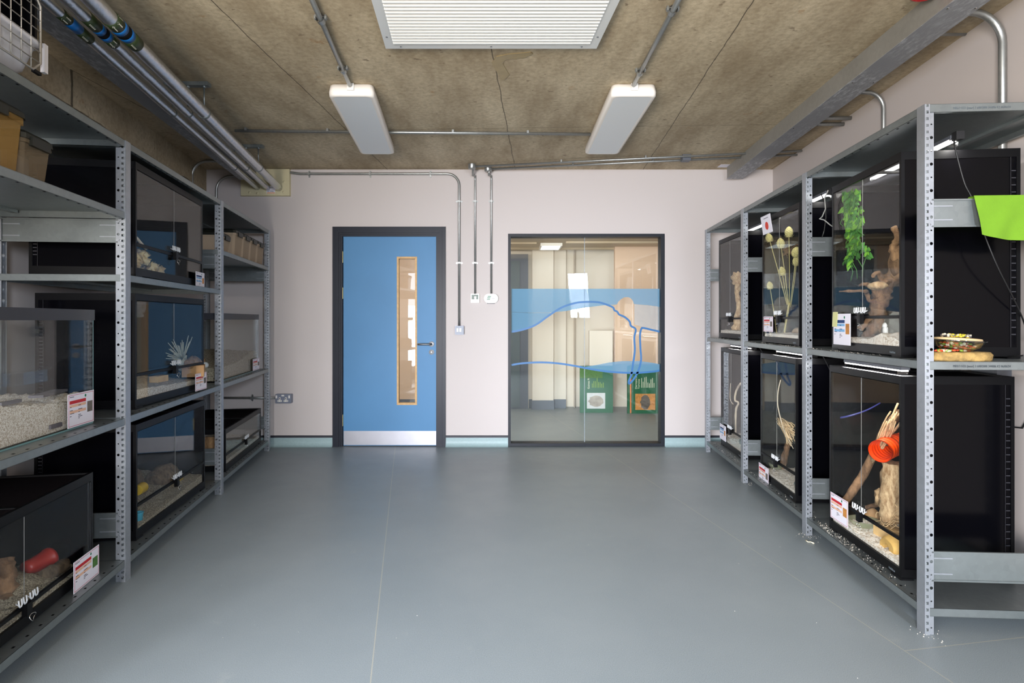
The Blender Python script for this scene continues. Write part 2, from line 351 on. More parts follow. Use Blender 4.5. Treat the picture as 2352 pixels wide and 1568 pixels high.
# ---------------------------------------------------------------- room
YB = 5.394; ZC = 2.60
xr = lambda Y: 2.012+.0812*Y          # right wall
xl = lambda Y: -1.926-.176*Y          # left wall
YR = -2.5
L0, L1 = Vector((xl(YR), YR, 0)), Vector((xl(YB), YB, 0)); R0, R1 = Vector((xr(YR), YR, 0)), Vector((xr(YB), YB, 0))
up = lambda p, z: Vector((p.x, p.y, z))
mb = MB(); mb.box((-4.2, YR-.1, -.05), (4.2, 8.2, 0)); struct('floor', mb, 'vinyl_floor')
mb = MB(); mb.box((-4.2, YR-.1, ZC), (4.2, 8.2, ZC+.1)); struct('ceiling', mb, 'concrete')
def slab(mb, a, b, z0, z1, t):     # vertical wall slab from a to b, thickness t to the outside
    a, b = Vector(a), Vector(b); n = Vector((b.y-a.y, a.x-b.x, 0)).normalized()*t
    mb.hexa([up(a, z0), up(b, z0), up(b+n, z0), up(a+n, z0), up(a, z1), up(b, z1), up(b+n, z1), up(a+n, z1)])
# left wall with an exposed concrete band at its head
LG = Vector((xl(.1), .1, 0)); mb = MB(); slab(mb, L1, LG, 0, 2.395, .12); slab(mb, LG, L0, 0, .1, .12); slab(mb, LG, L0, 2.3, 2.395, .12); struct('wall_left', mb, 'wall_paint')
mb = MB()
for i_ in range(4):
    p_ = LG.lerp(L0, min(i_/3, .985)); mb.box((p_.x-.07, p_.y-.05, .1), (p_.x-.02, p_.y, 2.3))
struct('window_5', mb, 'aluminium_black')  # unseen glazing bars, made up to give the side lamps an opening
def band():
    mb = MB(); n = 90
    d = (L1-L0)
    for i in range(n):
        p, q = L0+d*(i/n), L0+d*((i+1)/n)
        f = lambda t: 2.395+.018*noise.noise(Vector((t*40, 3, 0)))+.012*noise.noise(Vector((t*130, 9, 0)))
        o = Vector((.006, 0, 0))
        mb.hexa([up(p+o, f(i/n)), up(q+o, f((i+1)/n)), up(q-o*8, f((i+1)/n)), up(p-o*8, f(i/n)), up(p+o, ZC), up(q+o, ZC), up(q-o*8, ZC), up(p-o*8, ZC)])
    struct('trim_1', mb, 'concrete')
band()
mb = MB(); slab(mb, R0, R1, 0, ZC, .12); struct('wall_right', mb, 'wall_paint')
def wall_with_holes(name, Y0, Y1, xa, xb, holes, matn, z1=ZC):
    mb = MB(); xs = sorted({xa, xb} | {h[0] for h in holes} | {h[1] for h in holes})
    for i in range(len(xs)-1):
        a, b = xs[i], xs[i+1]; cuts = sorted([(h[2], h[3]) for h in holes if h[0] <= a+1e-6 and h[1] >= b-1e-6]); z = 0
        for c0, c1 in cuts:
            if c0 > z+1e-6: mb.box((a, Y0, z), (b, Y1, c0))
            z = c1
        if z < z1: mb.box((a, Y0, z), (b, Y1, z1))
    return struct(name, mb, matn)
wx = lambda px: (px-CX)/244.53
wz = lambda py: CH-(py-HY)/244.53
DX0, DX1, DZ = wx(785), wx(1007), wz(539)
GX0, GX1, GZ0, GZ1 = wx(1167), wx(1526), 0.004, wz(537)
wall_with_holes('wall_back', YB, YB+.14, -3.1, 2.7, [(DX0, DX1, 0, DZ), (GX0, GX1, 0, GZ1)], 'wall_paint')
# rear wall behind the camera with two windows
RW = [(1.32, 1.78, 1.2, 2.3), (-1.4, -.56, .85, 2.25)]
wall_with_holes('wall_rear', YR-.12, YR, -1.7, 2.0, RW, 'wall_paint')
for i, (a, b, c, d) in enumerate(RW):
    mb = MB()
    for x in (a, (a+b)/2-.025, b-.05): mb.box((x, YR-.1, c), (x+.05, YR-.03, d))
    mb.box((a, YR-.1, c), (b, YR-.03, c+.05)); mb.box((a, YR-.1, d-.05), (b, YR-.03, d))
    f = struct('window_%d' % (i+2), mb, 'brown_frame')
    MB().box((a+.05, YR-.07, c+.05), (b-.05, YR-.062, d-.05)).build('window_pane', 'glass', f)
# skirting: coved vinyl with dark capping
def skirt(name, a, b):
    a, b = Vector(a), Vector(b); n = Vector((b.y-a.y, a.x-b.x, 0)).normalized()
    prof = [(0, .003), (-.045, .0005), (-.03, .004), (-.016, .014), (-.007, .03), (-.004, .05), (-.004, .086), (0, .086)]
    mb = MB(); k = [(a+n*u, z) for u, z in prof]; l = [(b+n*u, z) for u, z in prof]
    A = [up(p, z) for p, z in k]; B = [up(p, z) for p, z in l]; mb.prism(A, B, smooth=False)
    o = struct(name, mb, 'skirting_vinyl')
    mb = MB(); q = [(0, .084), (-.009, .084), (-.009, .098), (-.004, .104), (0, .104)]
    mb.prism([up(a+n*u, z) for u, z in q], [up(b+n*u, z) for u, z in q]); mb.build('capping_strip', 'capping', o)
skirt('baseboard_back', (wx(765), YB, 0), (-2.86, YB, 0)) if False else None
def bskirt(name, x0, x1):
    prof = [(0, .003), (-.045, .0005), (-.03, .004), (-.016, .014), (-.007, .03), (-.004, .05), (-.004, .086), (0, .086)]
    mb = MB(); mb.prism([(x0, YB+u, z) for u, z in prof], [(x1, YB+u, z) for u, z in prof]); o = struct(name, mb, 'skirting_vinyl')
    q = [(0, .084), (-.009, .084), (-.009, .098), (-.004, .104), (0, .104)]
    mb = MB(); mb.prism([(x0, YB+u, z) for u, z in q], [(x1, YB+u, z) for u, z in q]); mb.build('capping_strip', 'capping', o)
bskirt('baseboard_back_left', -2.86, wx(765)); bskirt('baseboard_back_middle', wx(1024), GX0); bskirt('baseboard_back_right', GX1, 2.44)
def sskirt(name, a, b, sgn):
    prof = [(0, .003), (.045, .0005), (.03, .004), (.016, .014), (.007, .03), (.004, .05), (.004, .086), (0, .086)]
    mb = MB(); mb.prism([(a.x+sgn*u, a.y, z) for u, z in prof], [(b.x+sgn*u, b.y, z) for u, z in prof]); o = struct(name, mb, 'skirting_vinyl')
    q = [(0, .084), (.009, .084), (.009, .098), (0, .104)]
    mb = MB(); mb.prism([(a.x+sgn*u, a.y, z) for u, z in q], [(b.x+sgn*u, b.y, z) for u, z in q]); mb.build('capping_strip', 'capping', o)
sskirt('baseboard_left', L0, L1, 1); sskirt('baseboard_right', R0, R1, -1)
# ---------------------------------------------------------------- door
def door():
    mb = MB(); xa, xb, zt = wx(765), wx(1024), wz(521)
    w_ = wx(787)-xa
    for (x0, x1, dr) in ((xa, xa+w_, 1), (xb, xb-w_, -1)):
        for u0, u1, t in ((0, .35, .018), (.35, .62, .022), (.62, .8, .014), (.8, 1.0, .008)):
            a, b = x0+dr*w_*u0, x0+dr*w_*u1; mb.box((min(a, b), YB-t, 0), (max(a, b), YB+.14 if u1 == 1 else YB, zt-w_*u0))
    for u0, u1, t in ((0, .35, .018), (.35, .62, .022), (.62, .8, .014), (.8, 1.0, .008)):
        mb.box((xa+w_*u0, YB-t-.0005, zt-w_*u1), (xb-w_*u0, YB+.14 if u1 == 1 else YB, zt-w_*u0))
    root = struct('door_1', mb, 'architrave')
    x0, x1, z1 = wx(788), wx(1004.5), wz(541.5); y0, y1 = YB+.012, YB+.056
    va, vb, vz0, vz1 = wx(911), wx(957.5), wz(930), wz(589)
    mb = MB()
    mb.box((x0, y0, .006), (va, y1, z1)); mb.box((vb, y0, .006), (x1, y1, z1)); mb.box((va, y0, .006), (vb, y1, vz0)); mb.box((va, y0, vz1), (vb, y1, z1))
    leaf = mb.build('door_leaf', 'door_blue', root)
    mb = MB(); t = .018
    mb.box((va, y0-.004, vz0), (va+t, y1, vz1)); mb.box((vb-t, y0-.004, vz0), (vb, y1, vz1))
    mb.box((va+t, y0-.004, vz0), (vb-t, y1, vz0+t)); mb.box((va+t, y0-.004, vz1-t), (vb-t, y1, vz1)); mb.build('vision_panel_frame', 'oak', leaf)
    MB().box((va+t, YB+.03, vz0+t), (vb-t, YB+.036, vz1-t)).build('vision_pane', 'panel_glass', leaf)
    MB().box((x0+.002, y0-.002, .012), (x1-.002, y0, wz(990))).build('kick_plate', 'brushed_steel', leaf)
    hx, hz = wx(991), wz(790)
    mb = MB(); mb.lathe([(0, -.010), (.024, -.010), (.026, -.007), (.026, 0)], (hx, y0, hz), 24, 'y')
    rose = mb.build('handle_rose', 'steel', leaf)
    mb = MB(); pts = [(hx, y0-.008, hz), (hx, y0-.04, hz), (hx-.004, y0-.052, hz), (hx-.014, y0-.058, hz), (hx-.1, y0-.058, hz), (hx-.112, y0-.054, hz), (hx-.118, y0-.044, hz), (hx-.118, y0-.02, hz)]
    mb.tube(pts, .0095, 12); mb.build('lever_handle', 'galv_dark', leaf)
    lz = wz(808.5); mb = MB(); mb.lathe([(0, -.008), (.023, -.008), (.025, -.005), (.025, 0)], (hx, y0, lz), 24, 'y'); mb.lathe([(0, -.026), (.013, -.026), (.015, -.022), (.015, -.008)], (hx, y0, lz), 20, 'y')
    mb.build('thumb_turn', 'steel', leaf)
    for z in (577, 660, 952):
        MB().box((wx(785), YB-.006, wz(z+26)), (wx(788), y0+.004, wz(z))).build('hinge', 'brass', root)
    MB().box((x1-.001, y0-.003, hz-.02), (x1+.006, y0+.01, hz+.05)).build('latch_plate', 'steel', root)
door()
# ---------------------------------------------------------------- glazed panel
def glazed():
    t = .028; y0, y1 = YB-.012, YB+.1
    mb = MB()
    mb.box((GX0, y0, GZ0), (GX0+t*.9, y1, GZ1)); mb.box((GX1-t*1.25, y0, GZ0), (GX1, y1, GZ1))
    mb.box((GX0+t*.9, y0, GZ1-t), (GX1-t*1.25, y1, GZ1)); mb.box((GX0+t*.9, y0, GZ0), (GX1-t*1.25, y1, GZ0+t))
    root = struct('window_1', mb, 'aluminium_black')
    xm = wx(1344); yg = YB+.045
    for a, b in ((GX0+t*.9, xm-.003), (xm+.003, GX1-t*1.25)):
        MB().box((a, yg, GZ0+t), (b, yg+.008, GZ1-t)).build('glass_pane', 'panel_glass', root)
    MB().box((xm-.004, yg-.002, GZ0+t), (xm+.004, yg+.01, GZ1-t)).build('joint_strip', 'pale_film', root)
    yf = yg-.0015; sx = yf/F
    W = lambda px, py: ((px-CX)*sx, CH-(py-HY)*sx)
    def film(name, top, bot, m, yy=0):
        mb = MB(); xs = sorted({p[0] for p in top} | {p[0] for p in bot})
        def ev(P_, x):
            for (a, b), (c, d) in zip(P_, P_[1:]):
                if a <= x <= c: return b+(d-b)*(x-a)/(c-a)
            return P_[-1][1] if x > P_[-1][0] else P_[0][1]
        for a, b in zip(xs, xs[1:]):
            q = [W(a, ev(bot, a)), W(b, ev(bot, b)), W(b, ev(top, b)), W(a, ev(top, a))]
            mb.prism([(x, yf-yy, z) for x, z in q], [(x, yf-yy-.0005, z) for x, z in q])
        mb.build(name, m, root)
    band_b = [(1175, 716), (1215, 718), (1260, 718), (1300, 714), (1345, 706), (1385, 701), (1417, 699), (1420, 693), (1426, 687), (1434, 682.5), (1443, 682), (1449, 685), (1454, 691), (1456, 698), (1490, 701), (1518, 705)]
    film('blue_band_film', [(1175, 663), (1518, 663)], band_b, 'blue_film')
    film('pale_hill_film', [(1175, 716.5), (1215, 718.5), (1260, 718.5), (1272, 718)], [(1175, 762), (1200, 757), (1230, 746), (1260, 725), (1272, 718)], 'blue_film', .0)
    film('pale_slope_film', [(1457, 698.5), (1490, 701.5), (1518, 705.5)], [(1457, 745), (1480, 752), (1518, 761)], 'pale_film')
    l2 = [(1175, 838), (1200, 834), (1240, 832), (1280, 834), (1320, 840), (1345, 845), (1380, 851), (1420, 855), (1460, 856), (1500, 853), (1518, 850)]
    film('lens_film', [(1345, 842), (1370, 838), (1400, 832), (1430, 829), (1470, 829), (1500, 833), (1518, 837)], [p for p in l2 if p[0] >= 1345], 'blue_film')
    def stroke(name, pts, wpx=4.4):
        P2 = []
        for i in range(len(pts)-1):     # catmull-rom
            p0, p1, p2, p3 = pts[max(i-1, 0)], pts[i], pts[i+1], pts[min(i+2, len(pts)-1)]
            for k in range(5):
                t_ = k/5; P2.append(tuple(.5*(2*p1[j]+(p2[j]-p0[j])*t_+(2*p0[j]-5*p1[j]+4*p2[j]-p3[j])*t_**2+(-p0[j]+3*p1[j]-3*p2[j]+p3[j])*t_**3) for j in (0, 1)))
        P2.append(pts[-1]); mb = MB(); A = []; B = []
        for i, p in enumerate(P2):
            a, b = P2[max(i-1, 0)], P2[min(i+1, len(P2)-1)]; d = Vector((b[0]-a[0], b[1]-a[1])).normalized(); n = Vector((-d.y, d.x))*wpx/2
            A.append(W(p[0]+n.x, p[1]+n.y)); B.append(W(p[0]-n.x, p[1]-n.y))
        for i in range(len(A)-1):
            q = [A[i], A[i+1], B[i+1], B[i]]; mb.prism([(x, yf-.0008, z) for x, z in q], [(x, yf-.0016, z) for x, z in q])
        mb.build(name, 'line_blue', root)
    mat('line_blue', rgb(36, 98, 152), .5)
    stroke('blue_outline', [(1175, 762), (1200, 757), (1230, 746), (1260, 725), (1290, 706), (1320, 696), (1345, 693), (1375, 694), (1395, 700), (1408, 706), (1411, 712), (1418, 716), (1422, 722), (1435, 728), (1446, 738), (1449, 748), (1460, 756), (1457, 775), (1458, 805), (1454, 835), (1450, 860), (1444, 876), (1447, 880), (1462, 860), (1472, 830), (1471, 800), (1470, 770), (1473, 755), (1478, 753), (1500, 758), (1518, 762)])
    stroke('blue_outline', l2)
glazed()
# ---------------------------------------------------------------- corridor beyond
YF = 7.74; k = YF/F; fx = lambda px: (px-CX)*k; fz = lambda py: CH-(py-HY)*k
mb = MB(); mb.box((-3.2, YF, 0), (fx(1300), YF+.1, ZC)); struct('wall_corridor_far', mb, 'corridor_paint')
mb = MB(); mb.box((fx(1300), YF+.14, 0), (2.6, YF+.24, ZC)); struct('wall_corridor_recess', mb, 'corridor_paint')
mb = MB(); mb.box((-3.3, YB+.14, 0), (-3.2, YF+.1, ZC)); struct('wall_corridor_left', mb, 'peach_paint')
mb = MB(); mb.box((2.45, YB+.14, 0), (2.55, YF+.2, ZC)); struct('wall_corridor_right', mb, 'peach_paint')
mb = MB(); mb.box((fx(1222), YF-.1, 0), (fx(1270), YF, ZC)); mb.box((fx(1320), YF-.0, 0), (fx(1320)+.001, YF+.14, ZC)); struct('trim_2', mb, 'corridor_paint')
mb = MB(); mb.box((fx(1215), YF-.012, 0), (fx(1300), YF, .12)); mb.box((fx(1222)-.01, YF-.112, 0), (fx(1270)+.01, YF-.1, .12)); mb.box((-3.2, YF-.013, 0), (-.1, YF, .12)); struct('baseboard_corridor', mb, 'corridor_skirt')
mb = MB(); mb.box((-3.1, YF-.003, .12), (-.25, YF, ZC)); struct('wall_corridor_panel', mb, 'peach_paint')
mb = MB(); mb.box((-.2, YF-.05, 0), (fx(1213), YF, 2.07)); dr = struct('door_2', mb, 'corridor_skirt')
mb = MB(); mb.box((-.19, YF-.06, .02), (fx(1194), YF-.05, 1.98)); mb.build('door_leaf', 'corridor_door', dr)
mb = MB(); mb.box((1.33, YF-.32, .62), (2.4, YF-.24, 2.35)); struct('wall_corridor_partition', mb, 'peach_paint')
# corridor ceiling light
mb = MB(); mb.box((-3.2, YB+.14, 2.135), (2.45, YF, 2.6)); mb.box((-3.2, 7.0, 2.115), (.3, 7.04, 2.135)); mb.box((.65, 6.9, 2.11), (2.45, 6.96, 2.135)); mb.box((-3.2, 7.5, 2.11), (2.45, 7.56, 2.135)); struct('ceiling_corridor', mb, 'corridor_ceiling')
t = thing('ceiling_light', 'square ceiling light seen through the glazed panel in the corridor', 'light', (.48, 7.25, 2.135))
MB().box((.35, 7.06, 2.10), (.62, 7.48, 2.135)).build('housing', 'light_body', t); MB().box((.37, 7.08, 2.097), (.60, 7.46, 2.10)).build('diffuser', 'window_sky', t)
def banner(px0, px1, title, label, photo, Y, guinea):
    k = Y/F; X = lambda px: (px-CX)*k; Z = lambda py: CH-(py-HY)*k
    t = thing('display_board', label, 'display board', (X(px0), Y, 0))
    MB().box((X(px0), Y, .0), (X(px1), Y+.03, Z(840))).build('board', 'board_green', t)
    tx = px0+(20 if guinea else 20)
    mb = MB(); Tt = lambda ox, oz: (lambda x, y, z: (ox-y, Y-.001-z, oz+x))
    for i, s_ in enumerate(title): mb.text(s_, .036, Tt(X(tx+2+i*6.2), Z(893)), depth=.001)
    mb.build('title', 'white_text', t)
    mb = MB(); rr = random.Random(px0)
    for i in range(8 if guinea else 9):
        x = X(tx+8+i*3.6 + (4 if not guinea else 0)); ln = rr.uniform(.05, .14); mb.box((x, Y-.0015, Z(890)), (x+.006, Y-.0005, Z(890)+ln))
    mb.build('text_lines', 'lime_ink' if guinea else 'white_text', t)
    if not guinea:
        MB().box((X(px0+6), Y-.0015, 0.005), (X(px0+9), Y-.0005, Z(850))).build('stripe', 'orange_ink', t)
    a, b, c, d = X(photo[0]), X(photo[1]), Z(photo[3]), Z(photo[2])
    p = MB().box((a, Y-.003, c), (b, Y-.0005, d)).build('photograph', 'pale_photo' if guinea else 'orange_photo', t)
    mb = MB(); cx, cz = (a+b)/2, (c+d)/2
    n = 18; rx, rz = ((b-a)*.4, (d-c)*.36) if guinea else ((b-a)*.24, (d-c)*.46)
    ring = [(cx+rx*math.cos(2*math.pi*i/n)*(1+.12*math.sin(3*i)), cz-.005+rz*math.sin(2*math.pi*i/n)) for i in range(n)]
    mb.prism([(x, Y-.003, z) for x, z in ring], [(x, Y-.0042, z) for x, z in ring]); mb.build('pictured_animal', 'fur_photo' if guinea else 'shell_photo', p)
    if guinea:
        MB().box((X(px0), Y-.0015, Z(868)), (X(px0+52), Y-.0005, Z(842))).build('leaf_picture', 'green_photo', t)
banner(1332, 1408, ['Guinea Pig'], 'green information board headed Guinea Pig with a pale photo, behind the glass', (1348, 1390, 902, 938), 7.36, True)
banner(1441, 1512, ["Hermann's", 'Tortoise'], "green information board headed Hermann's Tortoise with an orange stripe and tortoise photo", (1459, 1505, 904, 941), 7.3, False)
MB().box((1.0, 7.42, 0), (1.3, 7.5, 1.05)).build('corridor_cupboard', 'corridor_paint'); o = bpy.data.objects['corridor_cupboard']
tag(o, 'plain cream cupboard standing behind the Guinea Pig board in the corridor', 'cupboard')
# ---------------------------------------------------------------- racks
XF = {'L': lambda Y: -1.7495-.1728*(Y-2.6016), 'R': lambda Y: 1.554+.0634*(Y-2.164)}
DU = {'L': Vector((-.995, -.10, 0)), 'R': Vector((.998, -.063, 0))}
def WS(side):
    f, u = XF[side], DU[side]
    return lambda d, s, z: Vector((f(s)+u.x*d, s+u.y*d, z))      # d = depth from the aisle, s = distance along
def upright(side, s0, d0, sg, parent, wd, detail=True):
    T0 = WS(side); mb = MB(); T = lambda d, v, z: T0(d0+sg*d, s0+v, z)
    a = wd*.48; th = .0018; zt = 2.0
    mb.box((0, 0, 0), (th, .045, zt), T)                        # aisle face
    mb.box((0, .045-th, 0), (a, .045, zt), T); mb.box((a, .039, 0), (wd, .039+th, zt), T)
    mb.box((a, 0, 0), (a+th, .006, zt), T); mb.box((a, .039, 0), (a+th, .045, zt), T)
    def face(p):
        mb.add([T(*q) for q in p], [tuple(range(len(p)))])
    face([(0, 0, 0), (.0035, 0, 0), (.0035, 0, zt), (0, 0, zt)]); face([(a-.0035, 0, 0), (a, 0, 0), (a, 0, zt), (a-.0035, 0, zt)])
    n = 80
    for i in range(n):
        z = i*.025
        face([(.0035, 0, z), (a-.0035, 0, z), (a-.0035, 0, z+.0145), (.0035, 0, z+.0145)]); face([(.0035, 0, z+.0145), (.0065, 0, z+.0145), (.0065, 0, z+.025), (.0035, 0, z+.025)])
        mb.mat(1); mb.box((.0065, -.002, z+.015), (.0065+(a-.011)*.45, .004, z+.0235), T); mb.mat(0)
    c = (a+th+wd)/2; hw = (wd-a-th)/2; m = 8
    for i in range(40):
        z0 = i*.05; zc = z0+.025; r = .0062 if i % 2 else .0032
        outer = []; inner = []
        for j in range(m):
            t_ = 2*math.pi*(j+.5)/m; cs, sn = math.cos(t_), math.sin(t_)
            k_ = 1/max(abs(cs), abs(sn)); outer.append((c+hw*cs*k_, .006, zc+.025*sn*k_)); inner.append((c+r*cs, .006, zc+r*sn))
        for j in range(m):
            face([outer[j], outer[(j+1) % m], inner[(j+1) % m], inner[j]])
    # the square cells lose their corners to the octagon; close them
        for sx_ in (-1, 1):
            for sz_ in (-1, 1):
                A = (c+sx_*hw, .006, zc+sz_*.025); B = (c+sx_*hw*math.tan(math.pi/8), .006, zc+sz_*.025); D = (c+sx_*hw, .006, zc+sz_*.025*math.tan(math.pi/8))
                face([A, B, D])
    return mb.build('upright', ['galv_light', 'galv'], parent)
def shelf(side, s0, s1, z, parent, dp):
    T = WS(side); mb = MB(); a, b = s0+.003, s1-.003; h = .031; g = .004
    mb.box((g, a, z-.0015), (dp, b, z), T)
    mb.box((g, a, z-h), (g+.0015, b, z), T); mb.box((dp-.0015, a, z-h), (dp, b, z), T)
    mb.box((g, a, z-h), (dp, a+.0015, z), T); mb.box((g, b-.0015, z-h), (dp, b, z), T)
    mb.box((g, a, z-h), (g+.018, b, z-h+.0015), T); mb.box((dp-.018, a, z-h), (dp, b, z-h+.0015), T)
    mb.box((g, a, z-h), (dp, a+.014, z-h+.0015), T); mb.box((g, b-.014, z-h), (dp, b, z-h+.0015), T)
    for d in (dp*.8,):
        mb.box((d-.012, a+.01, z-.014), (d+.012, b-.01, z-.0015), T)
    mb.mat(1); n = int((b-a)/.07)
    for i in range(n):
        s = a+.04+i*.07
        mb.box((.022, s, z), (.030, s+.011, z+.0006), T); mb.box((g+.006, s, z-h-.0004), (g+.013, s+.012, z-h), T)
    return mb.build('shelf', ['galv', 'black_matte'], parent)
def brace(side, s, z0, z1, parent, dp, wd):
    T = WS(side); mb = MB(); v = .012
    mb.box((wd*.55, s+v, z0), (dp-wd*.4, s+v+.0015, z1), T)
    for z in (z0, z1-.006): mb.box((wd*.8, s+v-.006, z), (dp-wd*.8, s+v, z+.006), T)
    mb.mat(1)
    for z in (z0+.025, z1-.029):
        mb.box((wd+.002, s+v-.0035, z), (wd+.07, s+v, z+.005), T); mb.box((dp-wd-.07, s+v-.0035, z), (dp-wd-.002, s+v, z+.005), T)
    for z in (z0+.01, z1-.014):
        for d in (wd*.62, dp-wd*.62):
            c = T(d, s+v-.003, z); mb.lathe([(0, -.004), (.004, -.004), (.006, 0)], c, 8, 'y')
    return mb.build('brace', ['galv', 'galv_light'], parent)
def rack(side, ss, bays, dp, wd, label, braces):
    s_ = ss[0]; t = thing('shelving_rack', label, 'shelving', WS(side)(.0, ss[-1], 0))
    for s in ss:
        upright(side, s, 0, 1, t, wd); upright(side, s, dp, -1, t, wd)
        for z0, z1 in braces: brace(side, s, z0, z1, t, dp, wd)
    for i, zs in enumerate(bays):
        for z in zs: shelf(side, ss[i], ss[i+1], z, t, dp)
    if side == 'R':      # faint print on the end lips of the nearest bay
        T = WS(side); mb = MB()
        for z in (1.03, 2.0):
            mb.text('MEKO H33 (inner) 3 600/2000 344086 K2 06/06/24', .0125, lambda x, y, q, z=z: T(.105+x*.78, ss[0]+.0022-q, z-.021+y), depth=.0006)
            mb.build('printed_text', 'faint_ink', t)
    return t
BR = [(.20, .313), (1.537, 1.643)]
LS = [1.30, 2.6016, 3.902, 5.203]; RS = [2.164, 3.163, 4.183, 5.157]
rack('L', LS, [[.10, .742, 1.675, 2.0], [.10, .745, 1.393, 2.0], [.10, .748, 1.665, 2.0]], .57, .046, 'long galvanised steel shelving rack along the left wall holding tanks and plastic tubs', BR)
rack('R', RS, [[.10, 1.03, 2.0]]*3, .60, .038, 'long galvanised steel shelving rack along the right wall holding tall black terrariums', BR)
# ---------------------------------------------------------------- tanks
def frame_matrix(near, far, side):
    a, b = Vector(near), Vector(far)
    if side == 'L': x = (b-a).normalized(); o = a
    else: x = (a-b).normalized(); o = b
    z = Vector((0, 0, 1)); y = z.cross(x)
    m = Matrix((x, y, z)).transposed().to_4x4(); m.translation = o
    return m, (b-a).length
def terrarium(side, near, far, z, D, Hh, rail, label, black_sides=True, lock=True, group=None):
    near = (near[0], near[1], z+.0006); far = (far[0], far[1], z+.0006)
    m, W = frame_matrix(near, far, side)
    t = thing('terrarium', label, 'terrarium', mat4=m, group=group)
    fb, ft, p = .046, .034, .014
    mb = MB()
    mb.box((0, 0, .008), (W, .012, fb)); mb.box((0, D-.012, .008), (W, D, fb)); mb.box((0, .012, .008), (.012, D-.012, fb)); mb.box((W-.012, .012, .008), (W, D-.012, fb))
    mb.box((.012, .012, .012), (W-.012, D-.012, .02))
    for x in (.0, W-.07):
        for y in (0, D-.05): mb.box((x, y-.001 if y == 0 else y, 0), (x+.07, y+.05, .012))
    mb.box((0, 0, Hh-ft), (W, .014, Hh)); mb.box((0, D-.014, Hh-ft), (W, D, Hh)); mb.box((0, .014, Hh-ft), (.014, D-.014, Hh)); mb.box((W-.014, .014, Hh-ft), (W, D-.014, Hh))
    for x in (0, W-p):
        for y in (0, D-p): mb.box((x, y, fb), (x+p, y+p, Hh-ft))
    mb.box((p, -.001, rail-.008), (W-p, .010, rail+.006))
    mb.build('frame', 'black_plastic', t)
    MB().box((p, D-.012, fb), (W-p, D-.004, Hh-ft)).build('back_panel', 'black_matte', t)
    for x in (.003, W-.009):
        q = MB().box((x, p, fb), (x+.006, D-p, Hh-ft)); q.build('side_panel', 'black_gloss' if black_sides else 'glass', t)
    if black_sides:
        for x in (-.0012, W):      # louvred vent along the rear edge of each side
            mb = MB(); n = 24
            for i in range(n): zz = fb+.05+i*(Hh-.16)/n; mb.box((x, D-.034, zz), (x+.0012, D-.018, zz+.004))
            mb.box((x, D-.037, fb), (x+.0012, D-.036, Hh-ft)); mb.build('side_vent', 'tank_rubber', t)
    g = .004
    MB().box((p, .004, fb-.004), (W-p, .008, rail-.008)).build('lower_pane', 'glass', t)
    for x0, x1, sg in ((p+.001, W/2-.001, 1), (W/2+.001, W-p-.001, -1)):
        d = MB().box((x0, .001, rail+.008), (x1, .005, Hh-ft-.003)).build('door', 'glass', t)
        mb = MB(); e = x1 if sg == 1 else x0; mb.box((e-.0004, -.0003, rail+.009), (e+.0004, .0008, Hh-ft-.004)); mb.build('polished_edge', 'cord_clear', d)
        hx = e-sg*.03
        for q in (-.013, .013):
            mb = MB(); mb.tube([(hx+q-.008, -.012, rail+.045), (hx+q-.008, -.014, rail+.026), (hx+q-.004, -.014, rail+.020), (hx+q+.004, -.014, rail+.020), (hx+q+.008, -.014, rail+.026), (hx+q+.008, -.012, rail+.045)], .0026, 8)
            mb.tube([(hx+q, .001, rail+.03), (hx+q, -.014, rail+.021)], .0025, 6); mb.build('hook', 'hook_plastic', d)
    if lock:
        l = MB().box((W/2-.014, -.018, rail-.03), (W/2+.014, .0, rail+.014)).build('lock', 'black_plastic', t)
        mb = MB(); n = 12; c = (W/2+.012, -.02, rail-.042)
        mb.tube([(c[0]+.014*math.cos(2*math.pi*i/n), c[1]-.004*math.sin(i), c[2]+.014*math.sin(2*math.pi*i/n)) for i in range(n+1)], .0014, 6); mb.build('key_ring', 'chrome', l)
    MB().box((.014, .014, Hh-.008), (W-.014, D-.014, Hh-.006)).build('mesh_lid', 'mesh_lid' if side == 'R' else 'mesh_dense', t)
    mb = MB(); mb.box((W/2-.01, .014, Hh-.012), (W/2+.01, D-.014, Hh-.003)); mb.build('lid_bar', 'black_plastic', t)
    if side == 'R':
        mb = MB(); mb.text('HabiStat', .013, lambda x, y, q: (W-.085+x, -.0015-q, .016+y), depth=.0008); mb.build('brand_badge', 'faint_ink', t)
    return t, m, W
mat('hook_plastic', rgb(206, 210, 214), .15, 0, .8)
tl = lambda px, Y: (px-CX)/F*Y
TK = {}
TK['L1b'] = terrarium('L', (-1.62, 1.56), (tl(213.5, 2.461), 2.461), .10, .45, .435, .082, 'long low black framed terrarium with a red pot inside, near left bottom shelf')
TK['L2a'] = terrarium('L', (tl(311.4, 2.758), 2.758), (tl(465.4, 3.69), 3.69), 1.393, .45, .555, .16, 'black framed terrarium with crumpled cream bedding, top of the left stack of three')
TK['L2b'] = terrarium('L', (tl(310.6, 2.824), 2.824), (tl(468.5, 3.65), 3.65), .745, .45, .572, .17, 'black framed terrarium with white spiky ornament, middle of the left stack of three')
TK['L2c'] = terrarium('L', (tl(312.5, 2.825), 2.825), (tl(470.6, 3.716), 3.716), .10, .45, .57, .17, 'black framed terrarium with dark log and blue cup, bottom of the left stack')
TK['L3c'] = terrarium('L', (tl(518, 4.104), 4.104), (tl(599.5, 5.1), 5.1), .10, .45, .305, .12, 'low glass sided terrarium on the bottom left shelf nearest the back wall', black_sides=False)
TK['R1a'] = terrarium('R', (1.599, 2.36), (1.669, 2.995), 1.03, .45, .848, .17, 'tall black terrarium with hanging green vine, nearest on the upper right shelf')
